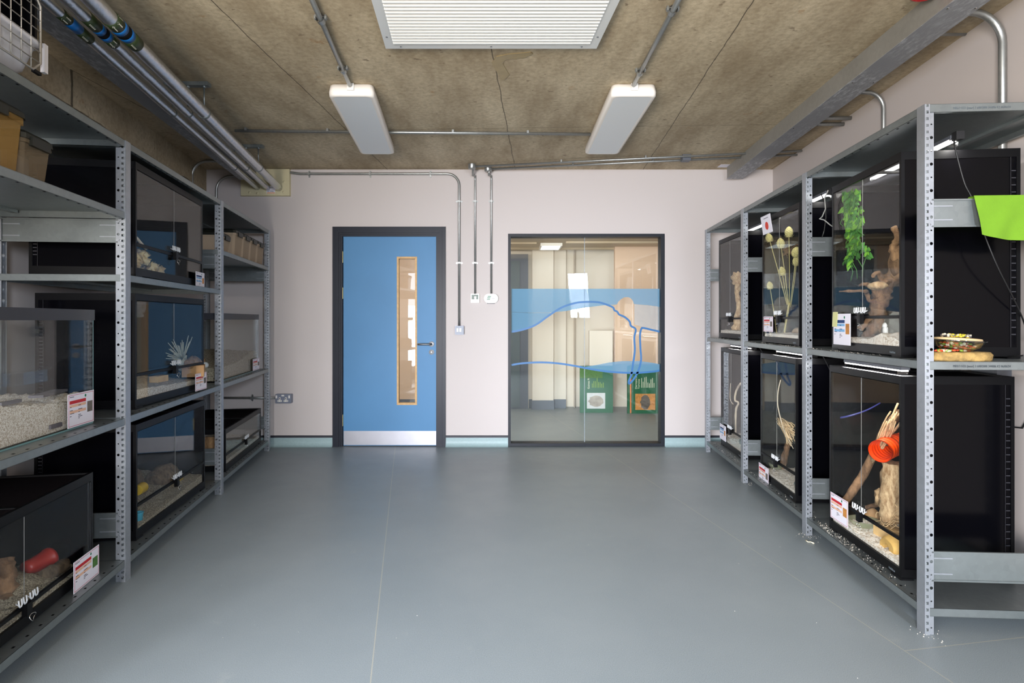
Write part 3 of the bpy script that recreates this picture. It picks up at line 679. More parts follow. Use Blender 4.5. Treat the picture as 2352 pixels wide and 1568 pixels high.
TK['R1b'] = terrarium('R', (1.623, 2.395), (1.660, 3.003), .10, .45, .852, .17, 'tall black terrarium with orange tunnel and branches, nearest on the lower right shelf')
TK['R2a'] = terrarium('R', (1.68, 3.357), (1.713, 3.93), 1.03, .45, .845, .17, 'tall black terrarium with dried teasels, middle of the upper right shelf')
TK['R2b'] = terrarium('R', (1.682, 3.402), (1.729, 3.994), .10, .45, .858, .17, 'tall black terrarium with a raffia bundle, middle of the lower right shelf')
TK['R3a'] = terrarium('R', (1.775, 4.42), (1.796, 4.985), 1.03, .45, .845, .17, 'tall black terrarium with a pale root, furthest on the upper right shelf')
TK['R3b'] = terrarium('R', (1.79, 4.46), (1.830, 5.03), .10, .45, .848, .17, 'tall black terrarium with a pale curled twig, furthest on the lower right shelf')
def glass_tank(near, far, z, D, Hh, label):
    near = (near[0], near[1], z+.0006); far = (far[0], far[1], z+.0006); m, W = frame_matrix(near, far, 'L')
    t = thing('glass_tank', label, 'fish tank', mat4=m); g = .008
    MB().box((0, 0, 0), (W, D, g)).build('base_pane', 'glass', t)
    for a, b, n in (((0, 0, g), (W, g, Hh-.045), 'front_pane'), ((0, D-g, g), (W, D, Hh-.045), 'back_pane'), ((0, g, g), (g, D-g, Hh-.045), 'side_pane'), ((W-g, g, g), (W, D-g, Hh-.045), 'side_pane')):
        MB().box(a, b).build(n, 'glass', t)
    mb = MB()
    for x in (0, W-.003):
        mb.box((x, -.0006, 0), (x+.003, .0, Hh-.045))
    mb.box((0, -.0006, .0), (W, 0, .006)); mb.build('edge_seal', 'teal_edge', t)
    mb = MB(); e = .004; mb.box((-e, -e, Hh-.045), (W+e, g, Hh)); mb.box((-e, D-g, Hh-.045), (W+e, D+e, Hh)); mb.box((-e, g, Hh-.045), (g, D-g, Hh)); mb.box((W-g, g, Hh-.045), (W+e, D-g, Hh))
    mb.build('top_rim', 'tank_rubber', t)
    MB().box((g, g, Hh-.006), (W-g, D-g, Hh-.004)).build('lid', 'mesh_lid', t)
    return t, m, W
mat('teal_edge', rgb(110, 150, 150), .3)
TK['G1'] = glass_tank((-1.635, 1.40), (-1.81, 2.482), .742, .44, .488, 'large open glass tank deep with pale shavings on the near left middle shelf')
TK['G3'] = glass_tank((-2.06, 4.02), (-2.235, 5.06), .748, .44, .487, 'large glass tank with grey brown bedding on the left rack beside the back wall')
# ---------------------------------------------------------------- tank contents
def L2W(key):
    m = TK[key][1]; return lambda x, y, z: m @ Vector((x, y, z))
def substrate(key, D, hf, matn, label, x0=.016, x1=None, y0=.012, base=.021, name='bedding', amp=.006, nx=70, ny=34, seed=1):
    T = L2W(key); W = TK[key][2]; x1 = x1 or W-.016; y1 = D-.016; mb = MB(); top = []
    for j in range(ny+1):
        for i in range(nx+1):
            u, v = i/nx, j/ny; x, y = x0+(x1-x0)*u, y0+(y1-y0)*v
            h = base+hf(u, v)+amp*noise.noise(Vector((x*28, y*28, seed)))+amp*.7*noise.noise(Vector((x*90, y*90, seed+5)))
            top.append((x, y, max(h, base+.004)))
    bot = [(x, y, base) for x, y, h in top]; N = nx+1; K = len(top)
    fs = [(j*N+i, j*N+i+1, (j+1)*N+i+1, (j+1)*N+i) for j in range(ny) for i in range(nx)]
    side = []
    for i in range(nx): side += [(K+i, K+i+1, i+1, i), (ny*N+i, ny*N+i+1, K+ny*N+i+1, K+ny*N+i)]
    for j in range(ny): side += [(j*N, (j+1)*N, K+(j+1)*N, K+j*N), (K+j*N+nx, K+(j+1)*N+nx, (j+1)*N+nx, j*N+nx)]
    vs = [T(*p) for p in top+bot]; mb.add(vs, fs, True); mb.add(vs, side)
    mb.add([vs[K], vs[K+nx], vs[K+ny*N+nx], vs[K+ny*N]], [(0, 3, 2, 1)])
    return tag(mb.build(name, matn), label, 'bedding', kind='stuff')
bump = lambda u, c, w_: math.exp(-((u-c)/w_)**2)
substrate('G1', .44, lambda u, v: (.09+.035*(1-u))+.11*bump(u, .42, .3)*(.3+.7*v)+.03*(1-u)*v+.03*bump(u, .98, .06), 'shavings', 'deep pale wood shavings filling the large glass tank, near left', base=.009, y0=.009, amp=.012, nx=110, ny=50)
substrate('L1b', .45, lambda u, v: .03+.02*v+.12*bump(u, .72, .12)*bump(v, .75, .5)+.04*bump(u, .3, .4)*v, 'shavings_grey', 'grey brown shavings heaped in the low terrarium, near left bottom', amp=.008)
substrate('L2a', .45, lambda u, v: .02+.012*v, 'shavings', 'thin layer of cream shavings in the upper left terrarium')
substrate('L2b', .45, lambda u, v: .075+.03*v-.03*u, 'shavings', 'pale shavings in the middle left terrarium under the spiky ornament')
substrate('L2c', .45, lambda u, v: .03+.04*u+.03*v+.03*v*bump(u, .9, .2), 'shavings_grey', 'brown grey shavings in the bottom left terrarium with the log')
substrate('G3', .44, lambda u, v: .09+.07*bump(u, .9, .35)+.02*v, 'shavings_grey', 'grey brown bedding in the glass tank beside the back wall', base=.009, y0=.009, amp=.01)
substrate('L3c', .45, lambda u, v: .05+.02*v, 'shavings', 'shavings in the low glass terrarium nearest the back wall, left rack')
substrate('R1a', .45, lambda u, v: .045+.03*bump(u, .75, .15)+.01*v, 'shavings_white', 'white wood shavings under the driftwood, upper right near terrarium')
substrate('R1b', .45, lambda u, v: .04+.02*v+.02*bump(u, .15, .15), 'shavings_white', 'white wood shavings around the yellow cave, lower right near terrarium')
substrate('R2a', .45, lambda u, v: .045+.01*v, 'shavings_white', 'pale shavings under the dried teasels')
substrate('R2b', .45, lambda u, v: .04+.02*v, 'shavings_white', 'pale shavings under the raffia bundle')
substrate('R3a', .45, lambda u, v: .05+.01*v, 'shavings_white', 'pale shavings in the furthest upper right terrarium')
substrate('R3b', .45, lambda u, v: .07+.03*v, 'shavings_white', 'pale shavings in the furthest lower right terrarium')
def branch_thing(name, key, paths, matn, label, cat, jit=.25, n=10, seed=0):
    T = L2W(key); mb = MB()
    for i, (pts, rs) in enumerate(paths):
        P2, R2 = [], []
        for a in range(len(pts)-1):
            p0, p1, p2, p3 = pts[max(a-1, 0)], pts[a], pts[a+1], pts[min(a+2, len(pts)-1)]
            for q in range(5):
                t_ = q/5; P2.append(tuple(.5*(2*p1[j]+(p2[j]-p0[j])*t_+(2*p0[j]-5*p1[j]+4*p2[j]-p3[j])*t_**2+(-p0[j]+3*p1[j]-3*p2[j]+p3[j])*t_**3) for j in range(3)))
                R2.append(rs[a]+(rs[a+1]-rs[a])*t_)
        P2.append(pts[-1]); R2.append(rs[-1])
        mb.tube([T(*p) for p in P2], R2, n, jit=jit, seed=seed+i)
    return tag(mb.build(name, matn), label, cat)
def blob_thing(name, key, c, r, matn, label, cat, jit=.25, seed=1, n=10, fr=2):
    T = L2W(key); m3 = TK[key][1].to_3x3(); mb = MB(); mb.blob((0, 0, 0), r, jit, n, seed, fr)
    mb.v = [T(*(Vector(c)+v)) for v in mb.v]
    return tag(mb.build(name, matn), label, cat)
# helper: local tank x,z from picture position on the plane at local depth y
def loc(key, px, py, y):
    W_ = TK[key][2]; q = loc_(key, px, py, y)
    while (q[0] < .035 or q[0] > W_-.03) and y > .03:
        y -= .01; q = loc_(key, px, py, y)
    return q
def loc_(key, px, py, y):
    m = TK[key][1]; o = m.translation; X = m.to_3x3() @ Vector((1, 0, 0)); Yd = m.to_3x3() @ Vector((0, 1, 0)); r = (px-CX)/F
    b = o+Yd*y; x = (r*b.y-b.x)/(X.x-r*X.y); p = b+X*x; return (x, y, CH-(py-HY)/F*p.y-o.z)
def LP(key, pts): return [loc(key, *p) for p in pts]
# R1a: vine, driftwood, cork tube, rock, skull
def vine():
    T = L2W('R1a'); m = TK['R1a'][1]; top = loc('R1a', 1952, 434, .05)
    t = thing('hanging_vine', 'green ivy like vine hanging from the lid of the near upper right terrarium', 'plant', T(*top))
    rnd = random.Random(5); st = MB(); lf = [MB(), MB()]
    ends = [(1935, 640), (1950, 645), (1962, 640), (1975, 635), (1990, 630), (1945, 560), (1968, 590), (1985, 540), (1955, 500), (1935, 520)]
    for e in ends:
        y = rnd.uniform(.035, .07); a = loc_('R1a', rnd.uniform(1936, 1968), 440, y); b = loc_('R1a', e[0], e[1], y+rnd.uniform(-.01, .02))
        pts = [tuple(a[j]+(b[j]-a[j])*q/10+(.012*math.sin(q*1.3+e[0]) if j < 2 else 0) for j in range(3)) for q in range(11)]
        pw = [T(*p) for p in pts]; st.tube(pw, .0018, 5)
        L_ = (Vector(b)-Vector(a)).length
        for q in range(int(L_/.016)):
            f = q*.013/L_; i = min(int(f*10), 9); base = pw[i].lerp(pw[i+1], f*10-i)
            for s in range(2):
                R3 = TK['R1a'][1].to_3x3(); th_ = rnd.uniform(-2.6, -.5); l = rnd.uniform(.034, .05)
                d = R3 @ Vector((math.cos(th_), rnd.uniform(-.35, .25), math.sin(th_)*.9+.25)).normalized(); q_ = TK['R1a'][1].inverted() @ (base+d*l)
                if q_.x < .016 or q_.y < .010: d = R3 @ Vector((abs(math.cos(th_)), .2, math.sin(th_))).normalized()
                nrm = (R3 @ Vector((rnd.uniform(-.5, .5), -1, rnd.uniform(-.2, .7)))).normalized(); side = d.cross(nrm).normalized(); nrm = side.cross(d).normalized()
                w_ = l*.40; c0 = base+d*.006
                fold = nrm*l*.14
                P = [c0, c0+d*l*.22+side*w_-fold*.4, c0+d*l*.5+side*w_*.75-fold*.2, c0+d*l, c0+d*l*.5-side*w_*.75-fold*.2, c0+d*l*.22-side*w_-fold*.4, c0+d*l*.45+fold]
                lf[0 if rnd.random() < .72 else 1].add(P, [(0, 1, 6), (1, 2, 6), (2, 3, 6), (3, 4, 6), (4, 5, 6), (5, 0, 6)], False)
    st.build('stem', 'leaf', t)
    o = lf[0].build('foliage', 'leaf', t); o2 = lf[1].build('foliage', 'leaf_light', t)
vine()
k = 'R1a'
branch_thing('driftwood', k, [
    (LP(k, [(1985, 792, .16), (1998, 762, .18), (2014, 738, .2), (2018, 706, .22), (2026, 672, .24), (2046, 640, .26), (2062, 610, .28)]), [.026, .026, .03, .04, .04, .036, .028]),
    (LP(k, [(2012, 735, .2), (2002, 728, .16), (1976, 756, .1)]), [.024, .014, .012]),
    (LP(k, [(2020, 742, .2), (2032, 758, .2), (2040, 795, .2)]), [.024, .02, .016]),
    (LP(k, [(2018, 690, .2), (1998, 690, .16), (1990, 672, .14), (1984, 668, .1), (1928, 669, .06)]), [.016, .011, .011, .008, .004]),
    (LP(k, [(2022, 680, .2), (2000, 660, .16), (1990, 652, .12), (1974, 656, .1)]), [.016, .012, .01, .006]),
    (LP(k, [(2040, 650, .22), (2026, 640, .2), (2018, 626, .16), (2004, 634, .12)]), [.02, .014, .01, .008])],
    'driftwood', 'branching brown driftwood tree standing in the near upper right terrarium', 'driftwood', .5, 14)
def corktube():
    T = L2W(k); c = loc(k, 2056, 606, .14); mb = MB(); n = 28; rings = []
    for j, (yy, rr) in enumerate(((0, .052), (0, .064), (.05, .066), (.13, .06), (.13, .05), (.02, .05))):
        ring = []
        for i in range(n):
            a = 2*math.pi*i/n; r_ = rr*(1+.10*noise.noise(Vector((math.cos(a)*2.5, math.sin(a)*2.5, j*.3))))
            ring.append(T(c[0]+r_*math.cos(a), c[1]+yy, c[2]+r_*1.05*math.sin(a)))
        rings += ring
    mb.add(rings, [(j*n+i, j*n+(i+1) % n, (j+1)*n+(i+1) % n, (j+1)*n+i) for j in range(5) for i in range(n)], True)
    tag(mb.build('cork_tube', 'cork'), 'hollow round cork bark tube at the top of the driftwood, upper right terrarium', 'cork bark')
corktube()
blob_thing('wooden_ledge', k, loc(k, 2016, 656, .13), (.05, .04, .02), 'pale_bark', 'pale shelf shaped wood piece on the driftwood in the upper right terrarium', 'wood', .15)
x_, y_, z_ = loc(k, 2056, 780, .2); blob_thing('rock', k, (x_+.03, y_, .10), (.075, .06, .085), 'grey_rock', 'grey green rock behind the white figure, upper right terrarium', 'rock', .25, 4)
x_, y_, z_ = loc(k, 2034, 778, .06)
def figure():
    T = L2W(k); mb = MB(); mb.blob((0, 0, .03), (.014, .010, .022), .3, 8, 3); mb.blob((-.006, 0, .055), (.013, .009, .013), .2, 8, 5); mb.blob((.016, 0, .018), (.014, .006, .005), .2, 6, 6); mb.blob((0, 0, .005), (.018, .012, .008), .2, 6, 2)
    mb.v = [T(*(Vector((x_, y_, .075))+v)) for v in mb.v]; tag(mb.build('ornament', 'white_ceramic'), 'small white bird like ornament on the shavings, upper right terrarium', 'ornament')
figure()
# R1b contents
branch_thing('knotted_branch', k, [(LP(k, [(2058, 600, .1), (2054, 570, .1), (2060, 545, .1), (2054, 522, .1)]), [.016, .02, .012, .012])], 'cork', 'short knotted branch rising above the hollow cork tube, upper right terrarium', 'branch', .4, 10)
k = 'R1b'
branch_thing('branch', k, [(LP(k, [(1938, 1155, .06), (1962, 1122, .1), (1985, 1085, .14), (2012, 1030, .16), (2035, 985, .16), (2066, 948, .16)]), [.018, .02, .021, .018, .02, .02]),
    (LP(k, [(2035, 1020, .16), (2045, 1000, .16), (2040, 975, .16)]), [.012, .012, .008])], 'driftwood', 'long smooth brown branch leaning diagonally behind the orange tunnel', 'branch', .12, 12)
def shreds(name, key, a, b, n, spread, rad, matn, label, cat, seed=3, curl=.02):
    T = L2W(key); rnd = random.Random(seed); mb = MB(); a, b = Vector(a), Vector(b)
    for i in range(n):
        o = Vector((rnd.gauss(0, spread), rnd.gauss(0, spread*.6), rnd.gauss(0, spread))); q = rnd.uniform(-.08, .12)
        s, e = a.lerp(b, q)+o*.5, a.lerp(b, 1+rnd.uniform(-.3, .08))+o*1.2; pts = []
        ph = rnd.uniform(0, 6)
        for j in range(7): pts.append(T(*(s.lerp(e, j/6)+Vector((curl*math.sin(ph+j*.8), curl*.5*math.cos(ph+j), curl*math.cos(ph*2+j*.7)))*(j/6))))
        mb.tube(pts, rnd.uniform(.6, 1.3)*rad, 5)
    return tag(mb.build(name, matn), label, cat)
shreds('shredded_bark', k, loc(k, 2008, 1052, .12), loc(k, 2062, 945, .13), 26, .014, .004, 'pale_bark', 'stringy pale shredded bark lying along the diagonal branch, lower right terrarium', 'bark')
def tunnel():
    T = L2W(k); a = Vector(loc(k, 2022, 1036, .06)); b = Vector(loc_(k, 2066, 1018, .22)); b2 = b+Vector((.05, .12, .02)); mb = MB(); n = 26
    ctrl = [a, a.lerp(b, .5)+Vector((0, 0, .004)), b, b2]; path = []
    for i in range(61):
        f = i/60*3; j = min(int(f), 2); path.append(ctrl[j].lerp(ctrl[j+1], f-j))
    w2 = TK[k][2]-.02
    path = [p for p in path if p.x < w2-.03]
    rs = [.048*(1+.06*math.sin(i*1.25)) for i in range(len(path))]; rs[0] = .052
    mb.tube([T(*p) for p in path], rs, n, caps=False); mb.tube([T(*p) for p in path], [r-.003 for r in rs], n, caps=False)
    tag(mb.build('tunnel', 'orange_plastic'), 'bright orange ribbed plastic tunnel wedged against the branch, lower right terrarium', 'tunnel')
tunnel()
def blob_at(name, key, px, py, y, r, matn, label, cat, **kw): return blob_thing(name, key, loc(key, px, py, y), r, matn, label, cat, **kw)
branch_thing('cork_log', k, [(LP(k, [(2046, 1195, .15), (2048, 1140, .15), (2050, 1062, .15)]), [.045, .046, .042])], 'pale_bark', 'upright hollow cork log beside the orange tunnel, lower right terrarium', 'log', .3, 18, 4)
blob_at('wood_chunk', k, 2024, 1140, .16, (.03, .03, .04), 'pale_bark', 'rough chunk of wood left of the upright cork log', 'wood', jit=.5, seed=9)
blob_at('clay_pot', k, 2004, 1192, .17, (.04, .04, .055), 'hide_clay', 'rounded tan clay pot behind the front rail, lower right terrarium', 'pot', jit=.08, seed=2)
def boxlike(name, key, c, s, matn, label, cat, rot=.2):
    T = L2W(key); mb = MB(); mb.box((-s[0]/2, -s[1]/2, 0), (s[0]/2, s[1]/2, s[2])); R = Matrix.Rotation(rot, 3, 'Z')
    mb.v = [T(*(Vector(c)+R @ v)) for v in mb.v]; return tag(mb.build(name, matn), label, cat)
x_, y_, z_ = loc(k, 2046, 1215, .14); boxlike('wood_block', k, (x_, y_, .06), (.11, .09, .05), 'wood_block', 'cut wooden block under the nest of straw, lower right terrarium', 'wood')
shreds('straw_nest', k, (x_-.05, y_-.02, .13), (x_+.05, y_, .16), 30, .025, .0016, 'raffia', 'loose straw on top of the wooden block, lower right terrarium', 'straw', 8, .03)
x_, y_, z_ = loc(k, 1974, 1210, .07)
def waterdish(key, c, r, label, sx=1.0):
    T = L2W(key); mb = MB(); mb.lathe([(0, .004), (r*.6, .004), (r*.62, .0), (r*.7, 0), (r, .03), (r*.93, .03), (r*.6, .008), (0, .008)], (0, 0, 0), 22)
    mb.v = [T(*(Vector(c)+v)) for v in mb.v]; tag(mb.build('water_dish', 'dish_glass'), label, 'dish')
waterdish(k, (x_, y_+.02, .07), .07, 'round greenish water dish in the shavings, lower right near terrarium')
def cave(key, c, s, matn, label):
    T = L2W(key); mb = MB(); nseg = 16
    prof = [(-1, 0), (-.98, .35), (-.75, .75), (-.3, 1), (.2, .95), (.7, .8), (.98, .4), (1, 0), (.38, 0), (.34, .28), (.12, .48), (-.14, .45), (-.3, .25), (-.34, 0)]
    for y0, y1, kk in ((-1, -.4, .86), (-.4, .4, 1.0), (.4, 1, .85)):
        pass
    rows = []
    for yy, kk in ((-1, .8), (-.8, .95), (-.3, 1.03), (.3, 1), (.8, .92), (1, .75)):
        rows.append([T(*(Vector(c)+Vector((px*s[0]*kk, yy*s[1], pz*s[2]*(kk if pz > .5 else 1))))) for px, pz in prof])
    n = len(prof); vs = [v for r in rows for v in r]
    mb.add(vs, [(j*n+i, j*n+(i+1) % n, (j+1)*n+(i+1) % n, (j+1)*n+i) for j in range(5) for i in range(n)], True)
    mb.add(rows[0], [tuple(range(n))]); mb.add(rows[-1], [tuple(range(n-1, -1, -1))])
    tag(mb.build('cave', matn), label, 'hide')
x_, y_, z_ = loc(k, 2036, 1268, .04); cave(k, (x_, y_+.045, .058), (.065, .045, .062), 'yellow_stone', 'yellow arched stone cave at the front of the lower right terrarium')
branch_thing('reflection_streak', k, [(LP(k, [(1912, 962, .3), (1950, 955, .3), (1990, 942, .32), (2022, 925, .34)]), [.004, .005, .004, .003])], 'reflection_blue', 'blue reflection modelled as a thin tube across the back of the lower right terrarium', 'reflection_streak', 0, 8)  # thin blue tube stands in for a reflection in the glass
x_, y_, z_ = loc(k, 1958, 980, .36)
branch_thing('bark_slab', k, [(LP(k, [(1990, 1165, .2), (2010, 1160, .2), (2035, 1150, .16)]), [.01, .012, .012])], 'driftwood', 'short dark stick lying over the clay pot, lower right terrarium', 'stick', .2, 8)
# R2a teasels
k = 'R2a'; T = L2W(k)
def teasel(px, py, base, y, label, s=1.0, tilt=0):
    c = Vector(loc(k, px, py, y)); b = Vector(loc(k, *base)); t = thing('dried_teasel', label, 'dried teasel', T(*c), 'dried teasels in the terrarium')
    mb = MB(); d = (c-b).normalized(); rr, L_ = .023*s, .066*s; n = 14; rings = []
    side = d.cross(Vector((0, 1, 0))).normalized(); f = side.cross(d)
    for i in range(11):
        q = i/10; r_ = rr*math.sin(math.pi*min(.98, .12+q*.86))**.7
        for j in range(n):
            a = 2*math.pi*j/n; kk = 1+.12*((i+j) % 2); rings.append(T(*(c+d*(q-.5)*L_+(side*math.cos(a)+f*math.sin(a))*r_*kk)))
    mb.add(rings, [(i*n+j, i*n+(j+1) % n, (i+1)*n+(j+1) % n, (i+1)*n+j) for i in range(10) for j in range(n)]); mb.build('flower_head', 'teasel_head', t)
    mb = MB()
    for j in range(6):
        a = j*math.pi/3; o = side*math.cos(a)+f*math.sin(a); s0 = c-d*L_*.5
        mb.tube([T(*s0), T(*(s0+o*.018*s)), T(*(s0+o*.028*s+d*.014*s))], [.0016, .0012, .0005], 5)
    mb.build('bract', 'teasel_stem', t)
    mid = b.lerp(c, .55)+Vector((.008*math.sin(px), 0, 0))
    MB().tube([T(*b), T(*b.lerp(mid, .5)), T(*mid), T(*(c-d*L_*.5))], [.003, .0028, .0026, .0024], 7).build('stem', 'teasel_stem', t)
B0 = (1812, 700, .2)
teasel(1812, 532, (1813, 700, .2), .12, 'plump yellow dried teasel head highest of the bunch', 1.05)
teasel(1793, 558, (1812, 705, .22), .10, 'dried teasel head in the middle of the bunch left of the highest one', 1.05)
teasel(1766, 545, (1808, 700, .2), .16, 'dried teasel head far left under the white notice card', .9)
teasel(1768, 655, (1786, 780, .1), .05, 'low dried teasel head on a thin bent stem, left in the terrarium', .8)
teasel(1829, 578, (1815, 700, .18), .10, 'dried teasel head at the right edge of the bunch, upper of two', 1.1)
teasel(1830, 598, (1816, 705, .2), .16, 'dried teasel head at the right edge of the bunch, lower of two', 1.0)
teasel(1796, 622, (1812, 710, .24), .26, 'dim dried teasel head at the back of the bunch', .9)
branch_thing('dried_stalk', k, [(LP(k, [(1813, 695, .2), (1806, 735, .18), (1800, 775, .16)]), [.008, .006, .006])], 'teasel_stem', 'bundle of dried stalks where the teasel stems meet', 'stalk', .1, 8)
x_, y_, z_ = loc(k, 1806, 575, .14); shreds('dried_moss', k, (x_-.03, y_, z_), (x_+.04, y_, z_), 30, .02, .0014, 'driftwood', 'tangle of reddish dried moss between the teasel heads', 'moss', 11, .02)
branch_thing('half_log', k, [([(.06, .2, .07), (.2, .2, .078), (.34, .2, .07)], [.03, .036, .03])], 'pale_bark', 'pale log lying on the shavings below the teasels', 'log', .2, 14)
branch_thing('leaning_bark', k, [([(.40, .25, .06), (.42, .26, .2), (.46, .28, .32)], [.05, .06, .03])], 'dark_log', 'dark bark piece leaning in the corner behind the teasels', 'bark', .3, 12)
# R2b
k = 'R2b'
shreds('raffia_bundle', k, loc(k, 1790, 965, .12), loc(k, 1822, 1000, .12), 46, .02, .0035, 'raffia', 'fan shaped bundle of pale raffia strips on the branch, lower middle right terrarium', 'raffia', 4, .03)
branch_thing('branch', k, [(LP(k, [(1796, 1100, .12), (1800, 1060, .14), (1808, 1028, .15), (1815, 1000, .15)]), [.026, .022, .018, .014])], 'driftwood', 'upright brown branch holding the raffia bundle', 'branch', .25, 12)
branch_thing('pale_twig', k, [(LP(k, [(1793, 872, .16), (1787, 900, .14), (1787, 935, .12), (1800, 985, .1), (1812, 1010, .1), (1822, 1030, .1)]), [.003, .0035, .004, .004, .003, .002])], 'pale_twig', 'thin curved pale twig rising above the raffia bundle', 'twig', 0, 6)
x_, y_, z_ = loc(k, 1776, 1085, .08); waterdish(k, (x_, y_+.02, .07), .05, 'small round water dish beside the brown branch, lower middle right terrarium')
blob_thing('rock', k, (.48, .08, .085), (.045, .04, .03), 'grey_rock', 'small pale rock at the near corner of the lower middle right terrarium', 'rock', .2, 5)
# R3
k = 'R3a'
blob_thing('wood_lump', k, loc(k, 1695, 640, .08), (.06, .05, .05), 'pale_bark', 'pale rough wood lump high in the furthest upper right terrarium', 'wood', .5, 3)
branch_thing('hanging_root', k, [(LP(k, [(1697, 648, .08), (1693, 672, .08), (1697, 700, .08), (1694, 730, .08), (1692, 762, .08)]), [.03, .018, .02, .026, .045])], 'pale_bark', 'pale gnarled root below the rough lump, furthest upper right terrarium', 'root', .4, 12)
k = 'R3b'
branch_thing('pale_twig', k, [(LP(k, [(1702, 880, .12), (1692, 895, .12), (1688, 918, .12), (1696, 925, .12), (1690, 945, .12), (1690, 1000, .12)]), [.008, .009, .008, .007, .01, .006])], 'pale_twig', 'pale curled twig glowing in the furthest lower right terrarium', 'twig', .3, 10)
branch_thing('pale_twig', k, [(LP(k, [(1678, 880, .05), (1677, 915, .05), (1684, 928, .08)]), [.002, .003, .004])], 'pale_twig', 'very thin twig left of the curled one, furthest lower right terrarium', 'twig', .2, 6)
blob_thing('rock', k, (.40, .06, .10), (.05, .03, .03), 'grey_rock', 'greenish rock half buried in the shavings, furthest lower right terrarium', 'rock', .2, 8)
# L1b
k = 'L1b'
def pot():
    T = L2W(k); c = Vector(loc(k, 86, 1294, .16)); mb = MB(); d = Vector((.9, -.35, .05)).normalized(); s = d.cross(Vector((0, 0, 1))).normalized(); f = s.cross(d); n = 20; vs = []
    for i, (q, r_) in enumerate(((0, 0), (0, .028), (.02, .032), (.03, .031), (.06, .036), (.09, .039), (.092, .043), (.104, .043), (.104, .038), (.02, .028), (.02, 0))):
        for j in range(n):
            a = 2*math.pi*j/n; vs.append(T(*(c+d*(q-.05)+(s*math.cos(a)+f*math.sin(a))*r_)))
    mb.add(vs, [(i*n+j, i*n+(j+1) % n, (i+1)*n+(j+1) % n, (i+1)*n+j) for i in range(10) for j in range(n)], True)
    tag(mb.build('plant_pot', 'red_plastic'), 'red plastic pot lying on its side on the shavings, near left bottom terrarium', 'pot')
pot()
branch_thing('wood_piece', k, [(LP(k, [(8, 1290, .1), (14, 1330, .07), (12, 1370, .05)]), [.028, .032, .022])], 'driftwood', 'upright piece of brown wood at the left of the near bottom terrarium', 'wood', .4, 12)
branch_thing('half_log', k, [(LP(k, [(108, 1320, .07), (150, 1296, .07)]), [.026, .024])], 'dark_log', 'small dark half log in front of the red pot', 'log', .25, 12)
# L2a
k = 'L2a'; rnd = random.Random(2); T = L2W(k); mb = MB()
for i in range(60):
    q = rnd.random(); mb.blob(T(.05+.36*q, .12+rnd.uniform(-.08, .12), .05+.11*(1-q)*rnd.random()+.01), (.028, .03, .024), 1.0, 8, i, 2.6)
tag(mb.build('crumpled_paper', 'tissue'), 'heap of crumpled cream paper bedding in the upper left terrarium', 'bedding', kind='stuff')
branch_thing('bark_slab', k, [([(.3, .2, .07), (.45, .2, .11), (.62, .18, .07)], [.04, .05, .03])], 'dark_log', 'low curved bark hide behind the crumpled paper', 'bark', .35, 14)
branch_thing('stick', k, [(LP(k, [(313, 545, .05), (322, 556, .05), (336, 572, .05)]), [.007, .007, .006])], 'pale_twig', 'short pale stick leaning in the upper left terrarium', 'stick', .1, 8)
# L2b
k = 'L2b'; T = L2W(k); c = Vector(loc(k, 420, 826, .12)); t = thing('spiky_ornament', 'white spiky star shaped ornament in the middle left terrarium', 'ornament', T(*c))
mb = MB(); rnd = random.Random(4)
for i in range(70):
    a = rnd.uniform(math.radians(5), math.radians(175)); e = rnd.uniform(-.5, .5)
    d = Vector((math.cos(a)*math.cos(e), math.sin(e)*.6, abs(math.sin(a))*math.cos(e)*.75)).normalized(); l = rnd.uniform(.11, .155)
    mb.tube([T(*(c+d*.01)), T(*(c+d*l*.5)), T(*(c+d*l))], [.0034, .003, .0022], 5)
mb.build('spines', 'coral_white', t)
MB().blob(T(*(c-Vector((0, 0, .03)))), (.03, .03, .04), .4, 10, 3).build('base', 'coral_white', t)
x_, y_, z_ = loc(k, 445, 855, .14); boxlike('wooden_hide', k, (x_, y_, .09), (.12, .12, .07), 'hide_clay', 'pale wooden hide box with bark roof, middle left terrarium', 'hide', .3)
branch_thing('bark_slab', k, [([(x_-.07, y_, .17), (x_, y_, .18), (x_+.07, y_, .165)], [.03, .034, .03])], 'cork', 'curved bark lying on top of the wooden hide', 'bark', .3, 12)
x_, y_, z_ = loc(k, 365, 880, .1); boxlike('sand_block', k, (x_, y_, .09), (.1, .05, .035), 'wood_block', 'small sand coloured bridge block in the shavings, middle left terrarium', 'block', -.1)
# L2c
k = 'L2c'
branch_thing('log', k, [([(.02, .3, .22), (.2, .28, .27), (.42, .27, .2), (.62, .27, .12)], [.08, .1, .08, .04])], 'dark_log', 'large dark grooved log across the back of the bottom left terrarium', 'log', .25, 18)
branch_thing('log', k, [([(.66, .2, .1), (.76, .18, .12), (.84, .16, .08)], [.06, .08, .05])], 'dark_log', 'rounded dark bark hide at the far right of the bottom left terrarium', 'log', .2, 16, 4)
def ribtile():
    T = L2W(k); mb = MB(); a = Vector((.13, .1, .06)); b = Vector((.31, .1, .1)); h = Vector((-.02, .1, .13))
    n = 11
    for i in range(n):
        p = a.lerp(b, i/n); q = a.lerp(b, (i+.7)/n)
        mb.hexa([T(*v) for v in (p, q, q+Vector((0, .012, 0)), p+Vector((0, .012, 0)), p+h, q+h, q+h+Vector((0, .012, 0)), p+h+Vector((0, .012, 0)))])
    e = Vector((0, .012, 0)); f = Vector((0, .018, 0)); mb.hexa([T(*v) for v in (a+e, b+e, b+f, a+f, a+h+e, b+h+e, b+h+f, a+h+f)])
    tag(mb.build('ribbed_tile', 'tile_grey'), 'ribbed grey brown tile leaning on the log, bottom left terrarium', 'tile')
ribtile()
